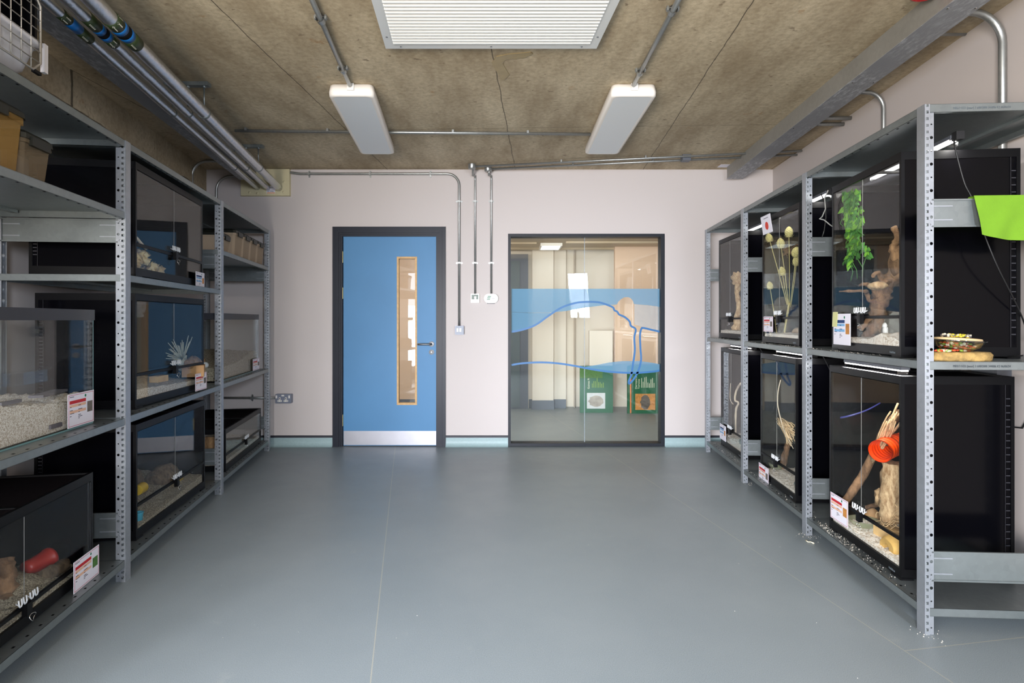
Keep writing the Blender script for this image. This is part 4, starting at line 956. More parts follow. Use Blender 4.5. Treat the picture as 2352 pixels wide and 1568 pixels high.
for px, py, lb in ((322, 1122, 'yellow plastic tube at the left behind the ribbed tile'), (413, 1108, 'yellow ribbed plastic tube right of the lock')):
    c = Vector(loc(k, px, py, .1)); T = L2W(k); mb = MB(); mb.tube([T(*(c+Vector((q*.006, 0, .0)))) for q in range(-6, 7)], [.026+.002*(q % 2) for q in range(13)], 18); tag(mb.build('plastic_tube', 'yellow_plastic'), lb, 'tube')
c = loc(k, 327, 1196, .03); T = L2W(k); mb = MB(); mb.lathe([(0, 0), (.02, 0), (.023, .045), (.026, .048), (.026, .05), (.022, .05), (.019, .004), (0, .004)], (0, 0, 0), 18); mb.v = [T(*(Vector((c[0], c[1]+.02, .05))+v)) for v in mb.v]
tag(mb.build('cup', 'cyan_plastic'), 'light blue plastic cup at the front corner of the bottom left terrarium', 'cup')
blob_thing('rock', k, (.1, .1, .11), (.07, .05, .06), 'dark_log', 'dark lump of wood behind the blue cup', 'wood', .3, 6)
# G1 / G3 contents
k = 'G1'; T = L2W(k)
def slateb(px, py, y, s, rot, label):
    c = loc(k, px, py, y); boxlike('slate_piece', k, (c[0], c[1], c[2]), s, 'slate', label, 'slate', rot)
slateb(112, 906, .10, (.22, .05, .010), .15, 'long flat dark slate on the bedding in the near glass tank')
slateb(22, 928, .02, (.10, .016, .012), .0, 'short dark slate against the glass at the left of the near glass tank')
slateb(128, 982, .004, (.07, .008, .016), 0, 'small grey slate buried against the front glass, near glass tank')
c = loc(k, 48, 870, .22); boxlike('clear_box', k, (c[0], c[1], c[2]-.02), (.2, .08, .05), 'clear_plastic', 'clear plastic box sunk in the bedding of the near glass tank', 'box', 0)
k = 'G3'; T = L2W(k)
branch_thing('branch', k, [([(.02, .3, .12), (.05, .28, .2), (.07, .26, .28)], [.025, .02, .006])], 'driftwood', 'dark broken branch at the near end of the far glass tank', 'branch', .4, 10)
blob_thing('cork_ring', k, (.06, .16, .13), (.05, .06, .05), 'cork', 'brown bark lump at the near end of the far glass tank', 'bark', .3, 7)
blob_thing('white_ball', k, (.05, .1, .12), (.024, .024, .022), 'white_ceramic', 'white ball in the bedding at the near end of the far glass tank', 'ball', .05, 7)
k = 'L3c'; T = L2W(k); mb = MB(); mb.box((.02, .42, .03), (TK[k][2]-.02, .432, .26)); mb.v = [T(*v) for v in mb.v]; tag(mb.build('backdrop', 'wall_paint'), 'plain white backdrop standing inside the low terrarium by the back wall', 'backdrop')
mb = MB(); mb.box((.016, .03, .03), (.034, .40, .25)); mb.v = [T(*v) for v in mb.v]; tag(mb.build('bark_sheet', 'cork'), 'brown cork sheet lining the near end of the low terrarium by the back wall', 'bark')
# ---------------------------------------------------------------- cards
def card(name, key, x, z, w_, h_, scheme, label, tilt=0.0, off=.006, pic='brown_photo', lean=0, portrait=False):
    m = TK[key][1]; R = m.to_3x3(); X = R @ Vector((1, 0, 0)); N = -(R @ Vector((0, 1, 0))); o = m @ Vector((x, 0, z))+N*(off+.004)
    U = (Vector((0, 0, 1))+N*lean).normalized(); ct, st = math.cos(tilt), math.sin(tilt); X2 = X*ct+U*st; U2 = U*ct-X*st
    t = thing(name, label, 'sign', o); P = lambda a, b, d=0: o+X2*a+U2*b+N*d
    def rect(mb, a0, b0, a1, b1, d0, d1): mb.hexa([P(a0, b0, d0), P(a1, b0, d0), P(a1, b0, d1), P(a0, b0, d1), P(a0, b1, d0), P(a1, b1, d0), P(a1, b1, d1), P(a0, b1, d1)])
    mb = MB(); rect(mb, 0, 0, w_, h_, 0, .0015); mb.mat(1); e = .0012*1.4; d = .0018; i_ = w_*.025
    if scheme == 'red':
        for q in ((i_, i_, w_-i_, i_+e), (i_, h_-i_-e, w_-i_, h_-i_), (i_, i_, i_+e, h_-i_), (w_-i_-e, i_, w_-i_, h_-i_)): rect(mb, *q, .0015, d)
    mb.mat(2)
    tw = w_*.64
    if scheme != 'notice':
        rect(mb, w_*.06, h_*.90, w_*.22, h_*.92, .0015, d)
        for i, (a, b) in enumerate(((.07, .6), (.07, .5), (.07, .41), (.07, .33), (.38, .62), (.38, .5), (.38, .42), (.38, .33), (.38, .28), (.38, .23))):
            rect(mb, w_*a, h_*b, w_*(a+.05+.05*((i*7) % 3)), h_*(b+.018), .0015, d+.0004)
    else:
        rect(mb, w_*.3, h_*.83, w_*.75, h_*.86, .0015, d)
    mb.build('sheet', ['paper', 'pink_edge', 'dark_ink'], t)
    if scheme == 'notice':
        mb = MB(); n = 20; mb.prism([P(w_*.52+h_*.22*math.cos(2*math.pi*i/n), h_*.42+h_*.22*math.sin(2*math.pi*i/n), .0015) for i in range(n)], [P(w_*.52+h_*.22*math.cos(2*math.pi*i/n), h_*.42+h_*.22*math.sin(2*math.pi*i/n), .002) for i in range(n)])
        mb.build('stop_symbol', 'red_sign', t); return t
    mb = MB(); rect(mb, w_*.06, h_*.70, w_*.06+tw*.96, h_*.80, .0015, d); mb.build('header_bar', 'red_ink' if scheme == 'red' else 'navy_ink', t)
    mb = MB(); rect(mb, w_*.06, h_*.60, w_*.06+tw*.96, h_*.68, .0015, d); rect(mb, w_*.06, h_*.42, w_*.06+tw*.96, h_*.50, .0015, d); mb.build('coloured_rows', 'peach_ink' if scheme == 'red' else 'sky_ink', t)
    mb = MB(); n = 12; r_ = h_*.045; mb.prism([P(w_*.66+r_*math.cos(2*math.pi*i/n), h_*.88+r_*math.sin(2*math.pi*i/n), .0015) for i in range(n)], [P(w_*.66+r_*math.cos(2*math.pi*i/n), h_*.88+r_*math.sin(2*math.pi*i/n), d) for i in range(n)]); mb.build('round_logo', 'green_ink', t)
    mb = MB(); rect(mb, w_*.73, h_*.35, w_*.94, h_*.68, .0015, d); mb.build('photograph', pic, t)
    return t
def card_px(name, key, px, py_bottom, wpx_right, h_, scheme, label, **kw):
    a = loc(key, px, py_bottom, -.008); b = loc(key, wpx_right, py_bottom, -.008)
    return card(name, key, min(a[0], b[0]), a[2], abs(b[0]-a[0]), h_, scheme, label, **kw)
card_px('information_card', 'G1', 154, 985, 213.5, .135, 'red', 'red bordered information card on the lower right of the near glass tank', pic='brown_photo')
card_px('information_card', 'L1b', 158, 1366, 217, .125, 'red', 'red bordered information card leaning on the near bottom left terrarium', off=.02, pic='green_photo')
card_px('information_card', 'L2a', 446, 662, 466, .105, 'blue', 'blue headed information card on the top left terrarium of the stack', off=.012, pic='orange_photo')
card_px('information_card', 'L2b', 444, 899, 470, .105, 'red', 'red bordered information card on the middle left terrarium of the stack', off=.015)
card_px('information_card', 'G3', 580, 852, 595, .10, 'red', 'red bordered information card on the far glass tank beside the back wall')
card_px('information_card', 'R1a', 1916, 790, 1955, .155, 'blue', 'blue headed information card with a yellow note, near upper right terrarium', pic='orange_photo')
card_px('information_card', 'R1b', 1909, 1186, 1949, .13, 'red', 'red bordered information card on the near lower right terrarium', pic='orange_photo')
card_px('information_card', 'R2a', 1755, 761, 1776, .10, 'red', 'red bordered information card on the middle upper right terrarium with teasels')
card_px('notice_card', 'R2a', 1754, 540, 1776, .12, 'notice', 'white notice card with a red round symbol at the top of the teasel terrarium', lean=.15)
card_px('information_card', 'R2b', 1744, 1102, 1766, .125, 'red', 'red bordered information card on the middle lower right terrarium')
card_px('information_card', 'R3b', 1654, 1005, 1668, .13, 'blue', 'blue headed information card on the furthest lower right terrarium', pic='orange_photo')
# yellow note
m = TK['R1a'][1]; c = loc('R1a', 1914, 750, -.016); mb = MB(); mb.box((0, 0, 0), (.055, .0008, .075)); mb.v = [m @ (Vector((c[0]-.005, c[1], c[2]))+Vector((v.x-.12*(.075-v.z), v.y, v.z))) for v in mb.v]
tag(mb.build('sticky_note', 'sticky_note'), 'small yellow sticky note at the corner of the blue headed card', 'note')
# ---------------------------------------------------------------- LED lamps over the right hand tanks
def led(key, x0, x1, y, zoff, label, power, plug=True, cable=None):
    T = L2W(key); m = TK[key][1]; Hh = {'R1a': .848, 'R1b': .852, 'R2a': .845, 'R2b': .858, 'R3a': .845, 'R3b': .848}[key]
    z = Hh+zoff; t = thing('led_lamp', label, 'lamp', T((x0+x1)/2, y, z)); o = ORG[t.name]
    def bx(mb, a, b):
        k0 = len(mb.v); mb.box(a, b); mb.v[k0:] = [T(*v) for v in mb.v[k0:]]; return mb
    bx(MB(), (x0, y-.018, z+.008), (x1, y+.018, z+.022)).build('housing', 'grey_box', t)
    bx(MB(), (x0+.004, y-.014, z+.002), (x1-.004, y+.014, z+.008)).build('diffuser', 'led', t)
    mb = MB()
    for x in (x0+.02, x1-.02): bx(mb, (x-.004, y-.02, z-zoff), (x+.004, y+.02, z+.002))
    mb.build('feet', 'clear_plastic', t)
    if plug:
        bx(MB(), (x1, y-.014, z-.002), (x1+.03, y+.016, z+.03)).build('plug', 'cord_black', t)
        pts = cable or [(x1+.035, y, z+.02), (x1+.05, y, z+.03), (x1+.06, y+.03, z+.01), (x1+.05, y+.1, z-.12), (x1+.05, y+.2, z-.3), (x1+.04, y+.25, z-.5)]
        P2 = []
        for a in range(len(pts)-1):
            p0, p1, p2, p3 = pts[max(a-1, 0)], pts[a], pts[a+1], pts[min(a+2, len(pts)-1)]
            for q in range(6):
                t_ = q/6; P2.append(T(*[.5*(2*p1[j]+(p2[j]-p0[j])*t_+(2*p0[j]-5*p1[j]+4*p2[j]-p3[j])*t_**2+(-p0[j]+3*p1[j]-3*p2[j]+p3[j])*t_**3) for j in range(3)]))
        P2.append(T(*pts[-1])); MB().tube(P2, .003, 7).build('cable', 'cord_black', t)
    w0 = T((x0+x1)/2, y, z-.002); l = area('lamp_light', w0-o, (w0-o)-Vector((0, 0, 1)), .03, abs(x1-x0), power, (1, .96, .9), t); l.rotation_euler = (0, 0, 0)
    return t
W = TK['R1a'][2]
def cabpts(key, pts): m_ = TK[key][1].inverted(); return [tuple(m_ @ at(a, b, c)) for a, b, c in pts]
W = TK['R1a'][2]
led('R1a', .06, W+.06, .17, .02, 'bright LED bar lamp with black plug on the near upper right terrarium', 10.0,
    cable=cabpts('R1a', [(2180, 322, 2.27), (2190, 322, 2.26), (2196, 350, 2.25), (2215, 420, 2.25), (2232, 455, 2.25), (2258, 530, 2.25), (2290, 610, 2.25), (2330, 690, 2.28), (2352, 740, 2.32), (2362, 780, 2.4)]))
led('R1b', .12, TK['R1b'][2]-.02, .03, .015, 'bright LED strip lamp along the front lid of the near lower right terrarium', 15.0, plug=False)
led('R2a', .05, TK['R2a'][2]+.10, .12, .02, 'LED bar lamp with black plug on the teasel terrarium', 4.0)
led('R2b', .16, TK['R2b'][2]+.08, .06, .015, 'LED strip lamp on the lid of the middle lower right terrarium', 6.0)
led('R3a', .05, TK['R3a'][2]+.12, .12, .02, 'LED bar lamp with black plug on the furthest upper right terrarium', 2.4)
led('R3b', .12, TK['R3b'][2]+.06, .06, .015, 'LED strip lamp on the lid of the furthest lower right terrarium', 5.0)
# loose cables between R1 and R2
T = L2W('R2a')
for pts, mt, lb in (([(1902, 437, 2.9), (1894, 455, 2.95), (1896, 480, 2.95), (1888, 498, 2.95), (1882, 502, 2.95), (1893, 505, 2.95), (1905, 515, 2.95), (1912, 520, 2.95)], 'cord_clear', 'thin pale cable looping between the two nearest upper right terrariums'),
                    ([(1886, 445, 3.0), (1896, 470, 3.0), (1897, 500, 3.0), (1893, 530, 3.0), (1888, 545, 3.0)], 'cord_black', 'thin black cable hanging behind the second right upright')):
    P2 = [at(*p) for p in pts]; P2 = [p+Vector((.0, 0, 0)) for p in P2]; o = MB().tube(P2, .003, 6).build('cable', mt); tag(o, lb, 'cable')
# ---------------------------------------------------------------- tubs on the left rack
def tub(s0, s1, d0, z, dp, h, label, body='frosted_tub', lid='dark_lid', taper=.012, name='storage_tub', group=None):
    T = WS('L'); t = thing(name, label, 'storage box', T(d0, (s0+s1)/2, z), group=group); z += .0008
    mb = MB()
    def P(u, v, zz, k_): return T(d0+taper*k_+(dp-2*taper*k_)*u, s0+taper*k_+(s1-s0-2*taper*k_)*v, zz)
    def ring(zz, k_, e=0):
        q = []
        for (u, v) in ((0, .06), (.04, 0), (.96, 0), (1, .06), (1, .94), (.96, 1), (.04, 1), (0, .94)): q.append(P(u, v, zz, k_))
        return q
    r = [ring(z, 1), ring(z+h*.9, .1), ring(z+h*.9, -.35), ring(z+h, -.35)]
    n = 8; vs = [v for q in r for v in q]
    mb.add(vs, [(j*n+i, j*n+(i+1) % n, (j+1)*n+(i+1) % n, (j+1)*n+i) for j in range(3) for i in range(n)]+[tuple(range(n-1, -1, -1))]); mb.build('tub', body, t)
    mb = MB(); a, b = ring(z+h, -.7), ring(z+h+.018, -.5); c = ring(z+h+.03, .6); vs = a+b+c
    mb.add(vs, [(j*n+i, j*n+(i+1) % n, (j+1)*n+(i+1) % n, (j+1)*n+i) for j in range(2) for i in range(n)]+[tuple(range(n-1, -1, -1)), tuple(range(2*n, 3*n))]); mb.build('lid', lid, t)
    mb = MB(); hh = T(d0-.006, (s0+s1)/2, z+h); sm = (s0+s1)/2
    mb.hexa([T(d0-.014, sm-.05, z+h-.02), T(d0-.014, sm+.05, z+h-.02), T(d0-.002, sm+.05, z+h-.02), T(d0-.002, sm-.05, z+h-.02), T(d0-.014, sm-.05, z+h+.01), T(d0-.014, sm+.05, z+h+.01), T(d0-.002, sm+.05, z+h+.01), T(d0-.002, sm-.05, z+h+.01)])
    mb.build('lid_clip', lid, t)
    return t
g = 'frosted tubs beside the back wall'
tub(3.945, 4.06, .05, 1.665, .40, .105, 'short frosted tub with dark lid, first of the row from the upright', group=g)
tub(4.085, 4.245, .05, 1.665, .38, .115, 'short frosted tub with dark lid, second of the row beside the taller ones', group=g)
for i, (a, b, lb) in enumerate(((4.30, 4.50, 'tall frosted tub with dark lid next to the short tubs'), (4.515, 4.70, 'second tall frosted tub with dark lid in the row'), (4.715, 4.905, 'third tall frosted tub with dark lid in the row'), (4.92, 5.14, 'last tall frosted tub with dark lid beside the back wall'))):
    tub(a, b, .03, 1.665, .42, .175, lb, group=g)
tub(1.66, 1.955, .0+.02, 1.675, .26, .19, 'large amber tinted plastic tub with dark lid at the left edge of the photo', body='amber_plastic', name='storage_tub')
tub(1.965, 2.115, .03, 1.675, .27, .135, 'smaller clear plastic tub with dark lid right of the large amber one', body='smoky_plastic')
# ---------------------------------------------------------------- pet carrier on top of the left rack
def carrier():
    T0 = WS('L'); s1, s0 = 2.02, 1.56; z0 = 2.002; t = thing('pet_carrier', 'pet carrier with white base, black top and wire door on the left rack top', 'pet carrier', T0(.02, (s0+s1)/2, z0))
    D = .45; Wd = s1-s0
    def ring(zz, k_, d0, d1, r=.06, n=5):
        q = []
        for cu, cv, a0 in ((s1-k_-r, d1-k_-r, 0), (s0+k_+r, d1-k_-r, 90), (s0+k_+r, d0+k_+r, 180), (s1-k_-r, d0+k_+r, 270)):
            for i in range(n):
                a = math.radians(a0+90*i/(n-1)); q.append(T0(cv+r*math.sin(a), cu+r*math.cos(a), zz))
        return q
    def loft(rs, cap0=True, cap1=False):
        mb = MB(); n = len(rs[0]); vs = [v for r in rs for v in r]
        fs = [(j*n+i, j*n+(i+1) % n, (j+1)*n+(i+1) % n, (j+1)*n+i) for j in range(len(rs)-1) for i in range(n)]
        if cap0: fs.append(tuple(range(n)))
        if cap1: fs.append(tuple(range((len(rs)-1)*n, len(rs)*n)))
        return mb.add(vs, fs, True)
    loft([ring(z0, .06, .04, D), ring(z0+.012, .035, .03, D), ring(z0+.04, .018, .01, D), ring(z0+.13, .0, .0, D), ring(z0+.13, -.006, -.006, D), ring(z0+.145, -.006, -.006, D)]).build('base', 'carrier_base', t)
    # upper shell (black) leaves the door side open: three walls and a roof
    mb = MB(); zt = z0+.36
    mb.box((.02, s0, z0+.145), (D, s0+.012, zt-.06), T0); mb.box((.02, s1-.012, z0+.145), (D, s1, zt-.06), T0); mb.box((D-.012, s0, z0+.145), (D, s1, zt-.06), T0)
    mb.hexa([T0(.02, s0, zt-.06), T0(.02, s1, zt-.06), T0(D, s1, zt-.06), T0(D, s0, zt-.06), T0(.05, s0+.06, zt), T0(.05, s1-.06, zt), T0(D-.05, s1-.06, zt), T0(D-.05, s0+.06, zt)])
    for i in range(7): mb.box((D-.2+.0*i, s0+.04+i*.05, z0+.18), (D-.19, s0+.06+i*.05, z0+.28), T0)
    mb.build('upper_shell', 'black_plastic', t)
    mb = MB(); P = lambda u, v: T0(-.012, s0+.035+u*(Wd-.07), z0+.035+v*.29)
    out = [(0, .12), (.1, 0), (.9, 0), (1, .12), (1, .8), (.84, 1), (.16, 1), (0, .8), (0, .12)]
    mb.tube([P(*p) for p in out], .004, 6)
    for i in range(1, 8): u = i/8; mb.tube([P(u, 0 if .1 < u < .9 else .08), P(u, 1 if .16 < u < .84 else .85)], .0022, 5)
    for i in range(1, 8): v = i/8; mb.tube([P(0, v), P(1, v)], .0022, 5)
    mb.build('wire_door', 'carrier_wire', t)
    mb = MB(); mb.box((-.014, s1-.016, z0+.05), (.0, s1+.004, z0+.15), T0); mb.build('side_clip', 'carrier_base', t)
    mb = MB(); mb.box((-.016, s1-.07, z0+.028), (-.004, s1-.035, z0+.038), T0); mb.build('door_latch', 'black_plastic', t)
carrier()
# ---------------------------------------------------------------- services
def sweep(pts, r, name, matn, parent=None, n=10): return MB().tube(pts, r, n).build(name, matn, parent)
def arc(c, a, b, r, n=8):    # quarter bend around centre c from direction a to direction b
    c, a, b = Vector(c), Vector(a), Vector(b); return [c+(a*math.cos(math.pi/2*i/n)+b*math.sin(math.pi/2*i/n))*r for i in range(n+1)]
def saddle_wall(x, z, parent, vertical=True, w_=.032):
    mb = MB(); y = YB
    if vertical: mb.rbox((x-w_, y-.004, z-.008), (x+w_, y, z+.008), .007); mb.box((x-.013, y-.03, z-.007), (x+.013, y-.004, z+.007))
    else: mb.rbox((x-.008, y-.004, z-w_), (x+.008, y, z+w_), .007); mb.box((x-.007, y-.03, z-.013), (x+.007, y-.004, z+.013))
    mb.build('saddle', 'conduit', parent)
def conduit(name, label, pts, r, parent=None):
    t = thing('conduit', label, 'conduit', pts[0]); sweep(pts, r, 'tube', 'conduit', t); return t
yw = YB-.016; rC = .0115
za = wz(400)
xa, xb = wx(672), wx(1055)
rb = .11
pts = [(wx(600), yw, za+.012), (wx(672), yw, za+.01), (wx(690), yw, za)]+[(xb-rb, yw, za)]+arc((xb-rb, yw, za-rb), (0, 0, 1), (1, 0, 0), rb)[1:]+[(xb, yw, wz(748))]
t = conduit('c', 'steel conduit running above the blue door and down to the light switch', pts, rC)
for p in (711, 851, 989): saddle_wall(wx(p), za, t, False)
for p in (463, 604): saddle_wall(xb, wz(p), t)
def ceil_at(px, py, z=ZC-.02): Y = F*(z-CH)/(HY-py); return Vector(((px-CX)/F*Y, Y, z))
for (px_, pb, bx_, by_, endp, lb) in ((1091.5, 676, 1084, 382, (1842, 346), 'steel conduit dropping to the thermostat and crossing the ceiling to the right trunking'), (1128.5, 674, 1121, 388, (1838, 355), 'steel conduit dropping to the oval sensor and crossing the ceiling to the right trunking')):
    b = ceil_at(bx_, by_); X = wx(px_); e = ceil_at(*endp)
    t = conduit('c', lb, [(X, yw, wz(pb)), (X, yw, wz(415)), (X, yw-.004, wz(405)), (X-.02, yw-.05, ZC-.07), (b.x+.01, min(b.y, YB-.06), ZC-.035)], .0095)
    sweep([b+Vector((.03, 0, 0)), (e.x, e.y, e.z)], .0095, 'tube', 'conduit', t)
    MB().lathe([(0, -.024), (.03, -.024), (.034, -.02), (.034, .02)], (b.x, b.y, b.z), 20).build('junction_box', 'conduit', t)
    for p in (463, 604): saddle_wall(X, wz(p), t, w_=.026)
    for f in (.29, .55):
        q = b.lerp(e, f); MB().box((q.x-.006, q.y-.012, q.z), (q.x+.006, q.y+.012, ZC)).build('saddle', 'conduit', t)
q = ceil_at(1575, 362); t = MB().box((q.x-.035, q.y-.035, ZC-.05), (q.x+.035, q.y+.035, ZC)).build('junction_box', 'grey_box'); tag(t, 'square grey junction box on the ceiling near the right trunking', 'junction box')
a = ceil_at(540, 300); b = ceil_at(1356, 308); t = conduit('c', 'long steel conduit crossing the ceiling between the two lights', [a, a.lerp(b, .5), b], .0115)
for px in (565, 750, 1037, 1210):
    f = (px-540)/(1356-540); q = a.lerp(b, f); MB().box((q.x-.008, q.y-.014, q.z), (q.x+.008, q.y+.02, ZC)).build('saddle', 'conduit', t)
for p0, p1, lb, sd in (((690, -60), (803, 195), 'steel conduit feeding the left ceiling light', (45, 160)), ((1590, -60), (1455, 195), 'steel conduit feeding the right ceiling light', (25, 165))):
    a, b = ceil_at(*p0), ceil_at(*p1); t = conduit('c', lb, [a, b], .0125)
    for py in sd:
        f = (ceil_at(0, py).y-a.y)/(b.y-a.y); q = a.lerp(b, f); mb = MB(); mb.box((q.x-.03, q.y-.01, q.z+.008), (q.x+.03, q.y+.01, q.z+.012)); mb.lathe([(.02, -.016), (.02, .016)], (q.x, q.y, q.z), 12, 'y'); mb.box((q.x-.028, q.y-.008, q.z), (q.x-.018, q.y+.008, ZC)); mb.box((q.x+.018, q.y-.008, q.z), (q.x+.028, q.y+.008, ZC)); mb.build('saddle', 'conduit', t)
# conduits bending down on the left
z_ = ZC-.03
for (px, Y, xo, zb, lb) in ((441, 5.05, -.28, 2.03, 'steel conduit bending down from the left trunking in front of the concrete band'), (497, YB-.016, -.30, 1.7, 'steel conduit bending down the back wall behind the left rack')):
    X = (px-CX)/F*Y; zt = CH-((370 if px < 450 else 405)-HY)/F*Y; r_ = .13
    t = conduit('c', lb, [(X+.36, Y, zt)]+[(X+r_, Y, zt)]+arc((X+r_, Y, zt-r_), (0, 0, 1), (-1, 0, 0), r_)[1:]+[(X, Y, zb)], .0115)
# right wall conduits
for (px, ptop, Y, zb, r_, rad, lb) in ((2318, 28, 2.58, 1.0, .14, .016, 'thick steel conduit bending from the trunking down the right wall in the foreground'), (2036, 212, 3.53, 1.3, .10, .0125, 'steel conduit bending from the trunking down the right wall behind the rack')):
    X = min(xr(Y)-rad-.002, (px-CX)/F*Y); zt = CH-(ptop-HY)/F*Y
    t = conduit('c', lb, [(X-.30, Y, zt)]+[(X-r_, Y, zt)]+arc((X-r_, Y, zt-r_), (0, 0, 1), (1, 0, 0), r_)[1:]+[(X, Y, zb)], rad)
    if rad > .013:
        for z in (CH-(920-HY)/F*Y, CH-(605-HY)/F*Y): MB().box((X-.01, Y+.02, z-.012), (X+.012, Y+.06, z+.012)).build('saddle', 'conduit', t)
for px, py, Y in ((2234, 76, 2.84), (1945, 271, 3.95), (1926, 285, 4.05), (1846, 343, 4.8), (1832, 351, 4.95)):
    X = xr(Y); z = CH-(py-HY)/F*Y
    o = MB().tube([(X-.35, Y, z), (X+.0, Y, z)], .0135, 10).build('conduit', 'conduit')
    tag(o, {2234: 'thick conduit stub entering the right wall nearest the camera', 1945: 'conduit stub entering the right wall, upper of the middle pair', 1926: 'conduit stub entering the right wall, lower of the middle pair', 1846: 'conduit stub entering the right wall, upper of the far pair', 1832: 'conduit stub entering the right wall, lower of the far pair'}[px], 'conduit')
# trunkings
def trunk(fx0, wd, y0, y1, z0, name, label, scr=True):
    t = thing(name, label, 'cable trunking', (fx0(y1), y1, z0)); mb = MB()
    mb.hexa([Vector((fx0(y0), y0, z0)), Vector((fx0(y0)+wd, y0, z0)), Vector((fx0(y1)+wd, y1, z0)), Vector((fx0(y1), y1, z0)), Vector((fx0(y0), y0, ZC)), Vector((fx0(y0)+wd, y0, ZC)), Vector((fx0(y1)+wd, y1, ZC)), Vector((fx0(y1), y1, ZC))])
    mb.build('body', 'trunking', t)
    mb = MB(); e = .004
    mb.hexa([Vector((fx0(y0)-e, y0, z0-.003)), Vector((fx0(y0)+wd+e, y0, z0-.003)), Vector((fx0(y1)+wd+e, y1, z0-.003)), Vector((fx0(y1)-e, y1, z0-.003)), Vector((fx0(y0)-e, y0, z0)), Vector((fx0(y0)+wd+e, y0, z0)), Vector((fx0(y1)+wd+e, y1, z0)), Vector((fx0(y1)-e, y1, z0))])
    mb.build('lid', 'trunk_lid', t)
    mb = MB(); y = y0+.3
    while y < y1:
        for d in (.012, wd-.012): mb.lathe([(0, -.006), (.004, -.006), (.006, -.003)], (fx0(y)+d, y, z0), 8)
        y += .75
    mb.build('screws', 'chrome', t)
def lidmat():
    m, nt, p, L = newmat('trunk_lid'); tc = nt.nodes.new('ShaderNodeTexCoord'); O = tc.outputs['Object']
    mp = nt.nodes.new('ShaderNodeMapping'); mp.inputs['Scale'].default_value = (3, 1, 1); L.new(O, mp.inputs[0])
    big = noise_(nt, O, 1.6, 2); f = noise_(nt, mp.outputs[0], 16, 9, .72)
    mk = math_(nt, 'MULTIPLY', ramp(nt, big, [(.42, G(0)), (.56, G(1))]), ramp(nt, f, [(.48, G(0)), (.62, G(1))]))
    L.new(mixcol(nt, math_(nt, 'MULTIPLY', mk, .7), rgb(146, 148, 152), rgb(208, 212, 216)), p.inputs['Base Color'])
    p.inputs['Metallic'].default_value = .25; p.inputs['Roughness'].default_value = .5
lidmat()
trunk(lambda Y: 1.664+.0605*Y, .14, .6, 5.30, 2.492, 'cable_trunking', 'grey steel cable trunking with chalky scuffs along the ceiling at the right')
trunk(lambda Y: -2.51+.155*(5.30-Y), .15, .6, 5.30, 2.484, 'cable_trunking', 'grey steel cable trunking beside the foil pipes along the ceiling at the left')
# insulated pipes
def pipe(x0, x1, y0, y1, z, r, bx_, kind, label):
    t = thing('insulated_pipe', label, 'pipe', (x1, y1, z)); n = 40
    fx_ = lambda Y: x0+(x1-x0)*(Y-y0)/(y1-y0)
    pts = [Vector((fx_(y0+(y1-y0)*i/n), y0+(y1-y0)*i/n, z)) for i in range(n+1)]
    rr = random.Random(int(r*1e4)); MB().tube(pts, [r*(1+rr.uniform(-.02, .02)) for _ in pts], 24).build('foil_jacket', 'foil', t)
    Y0 = bx_
    segs = {'a': [('green', .062), ('blue', .075), ('green', .085)], 'b': [('green', .085), ('blue', .03), ('dark', .028), ('blue', .03), ('green', .055)], 'c': [('green', .062), ('blue', .03), ('dark', .03), ('blue', .03), ('green', .075)]}[kind]
    y = Y0; mb = MB(); ink = MB()
    for i, (c, l) in enumerate(segs):
        mb.mat({'green': 0, 'blue': 1, 'dark': 2}[c]); mb.tube([Vector((fx_(y), y, z)), Vector((fx_(y+l), y+l, z))], r*1.035, 24)
        arrows = (i == 0 and kind != 'b') or (i == len(segs)-1 and kind == 'b'); writ = (i == len(segs)-1 and kind != 'b') or (i == 0 and kind == 'b')
        sg = -1 if kind != 'b' else 1
        for q in range(8):
            a = 2*math.pi*q/8+.3; R_ = r*1.05
            def Q(u, v, a=a, y=y, l=l): aa = a+u/R_; yy = y+l*.5+v; return Vector((fx_(yy)+R_*math.sin(aa), yy, z-R_*math.cos(aa)))
            if arrows:
                for (u0, v0, u1, v1) in ((-.0022, -.02, .0022, .012),): ink.add([Q(u0, sg*v0), Q(u1, sg*v0), Q(u1, sg*v1), Q(u0, sg*v1)], [(0, 1, 2, 3)])
                ink.add([Q(-.0075, sg*.010), Q(.0075, sg*.010), Q(0, sg*.024)], [(0, 1, 2)])
            elif writ and q % 3 == 0:
                for g_ in range(5):
                    ink.add([Q(-.003, -.022+g_*.009), Q(.004, -.022+g_*.009), Q(.004, -.016+g_*.009), Q(-.003, -.016+g_*.009)], [(0, 1, 2, 3)])
        y += l
    mb.build('identification_band', ['green_band', 'blue_band', 'black_matte'], t); ink.build('band_marking', 'white_ink', t)
zp = 2.42
pipe(-1.56, -2.38, .9, 5.38, zp, .022, 2.30, 'a', 'thin foil insulated pipe nearest the left trunking with a green and blue band')
pipe(-1.475, -2.284, .9, 5.38, zp, .025, 2.33, 'b', 'middle foil insulated pipe with arrows pointing away on its band')
pipe(-1.388, -2.18, .9, 5.38, zp, .033, 2.34, 'c', 'thick foil insulated pipe furthest from the left trunking with arrow band')
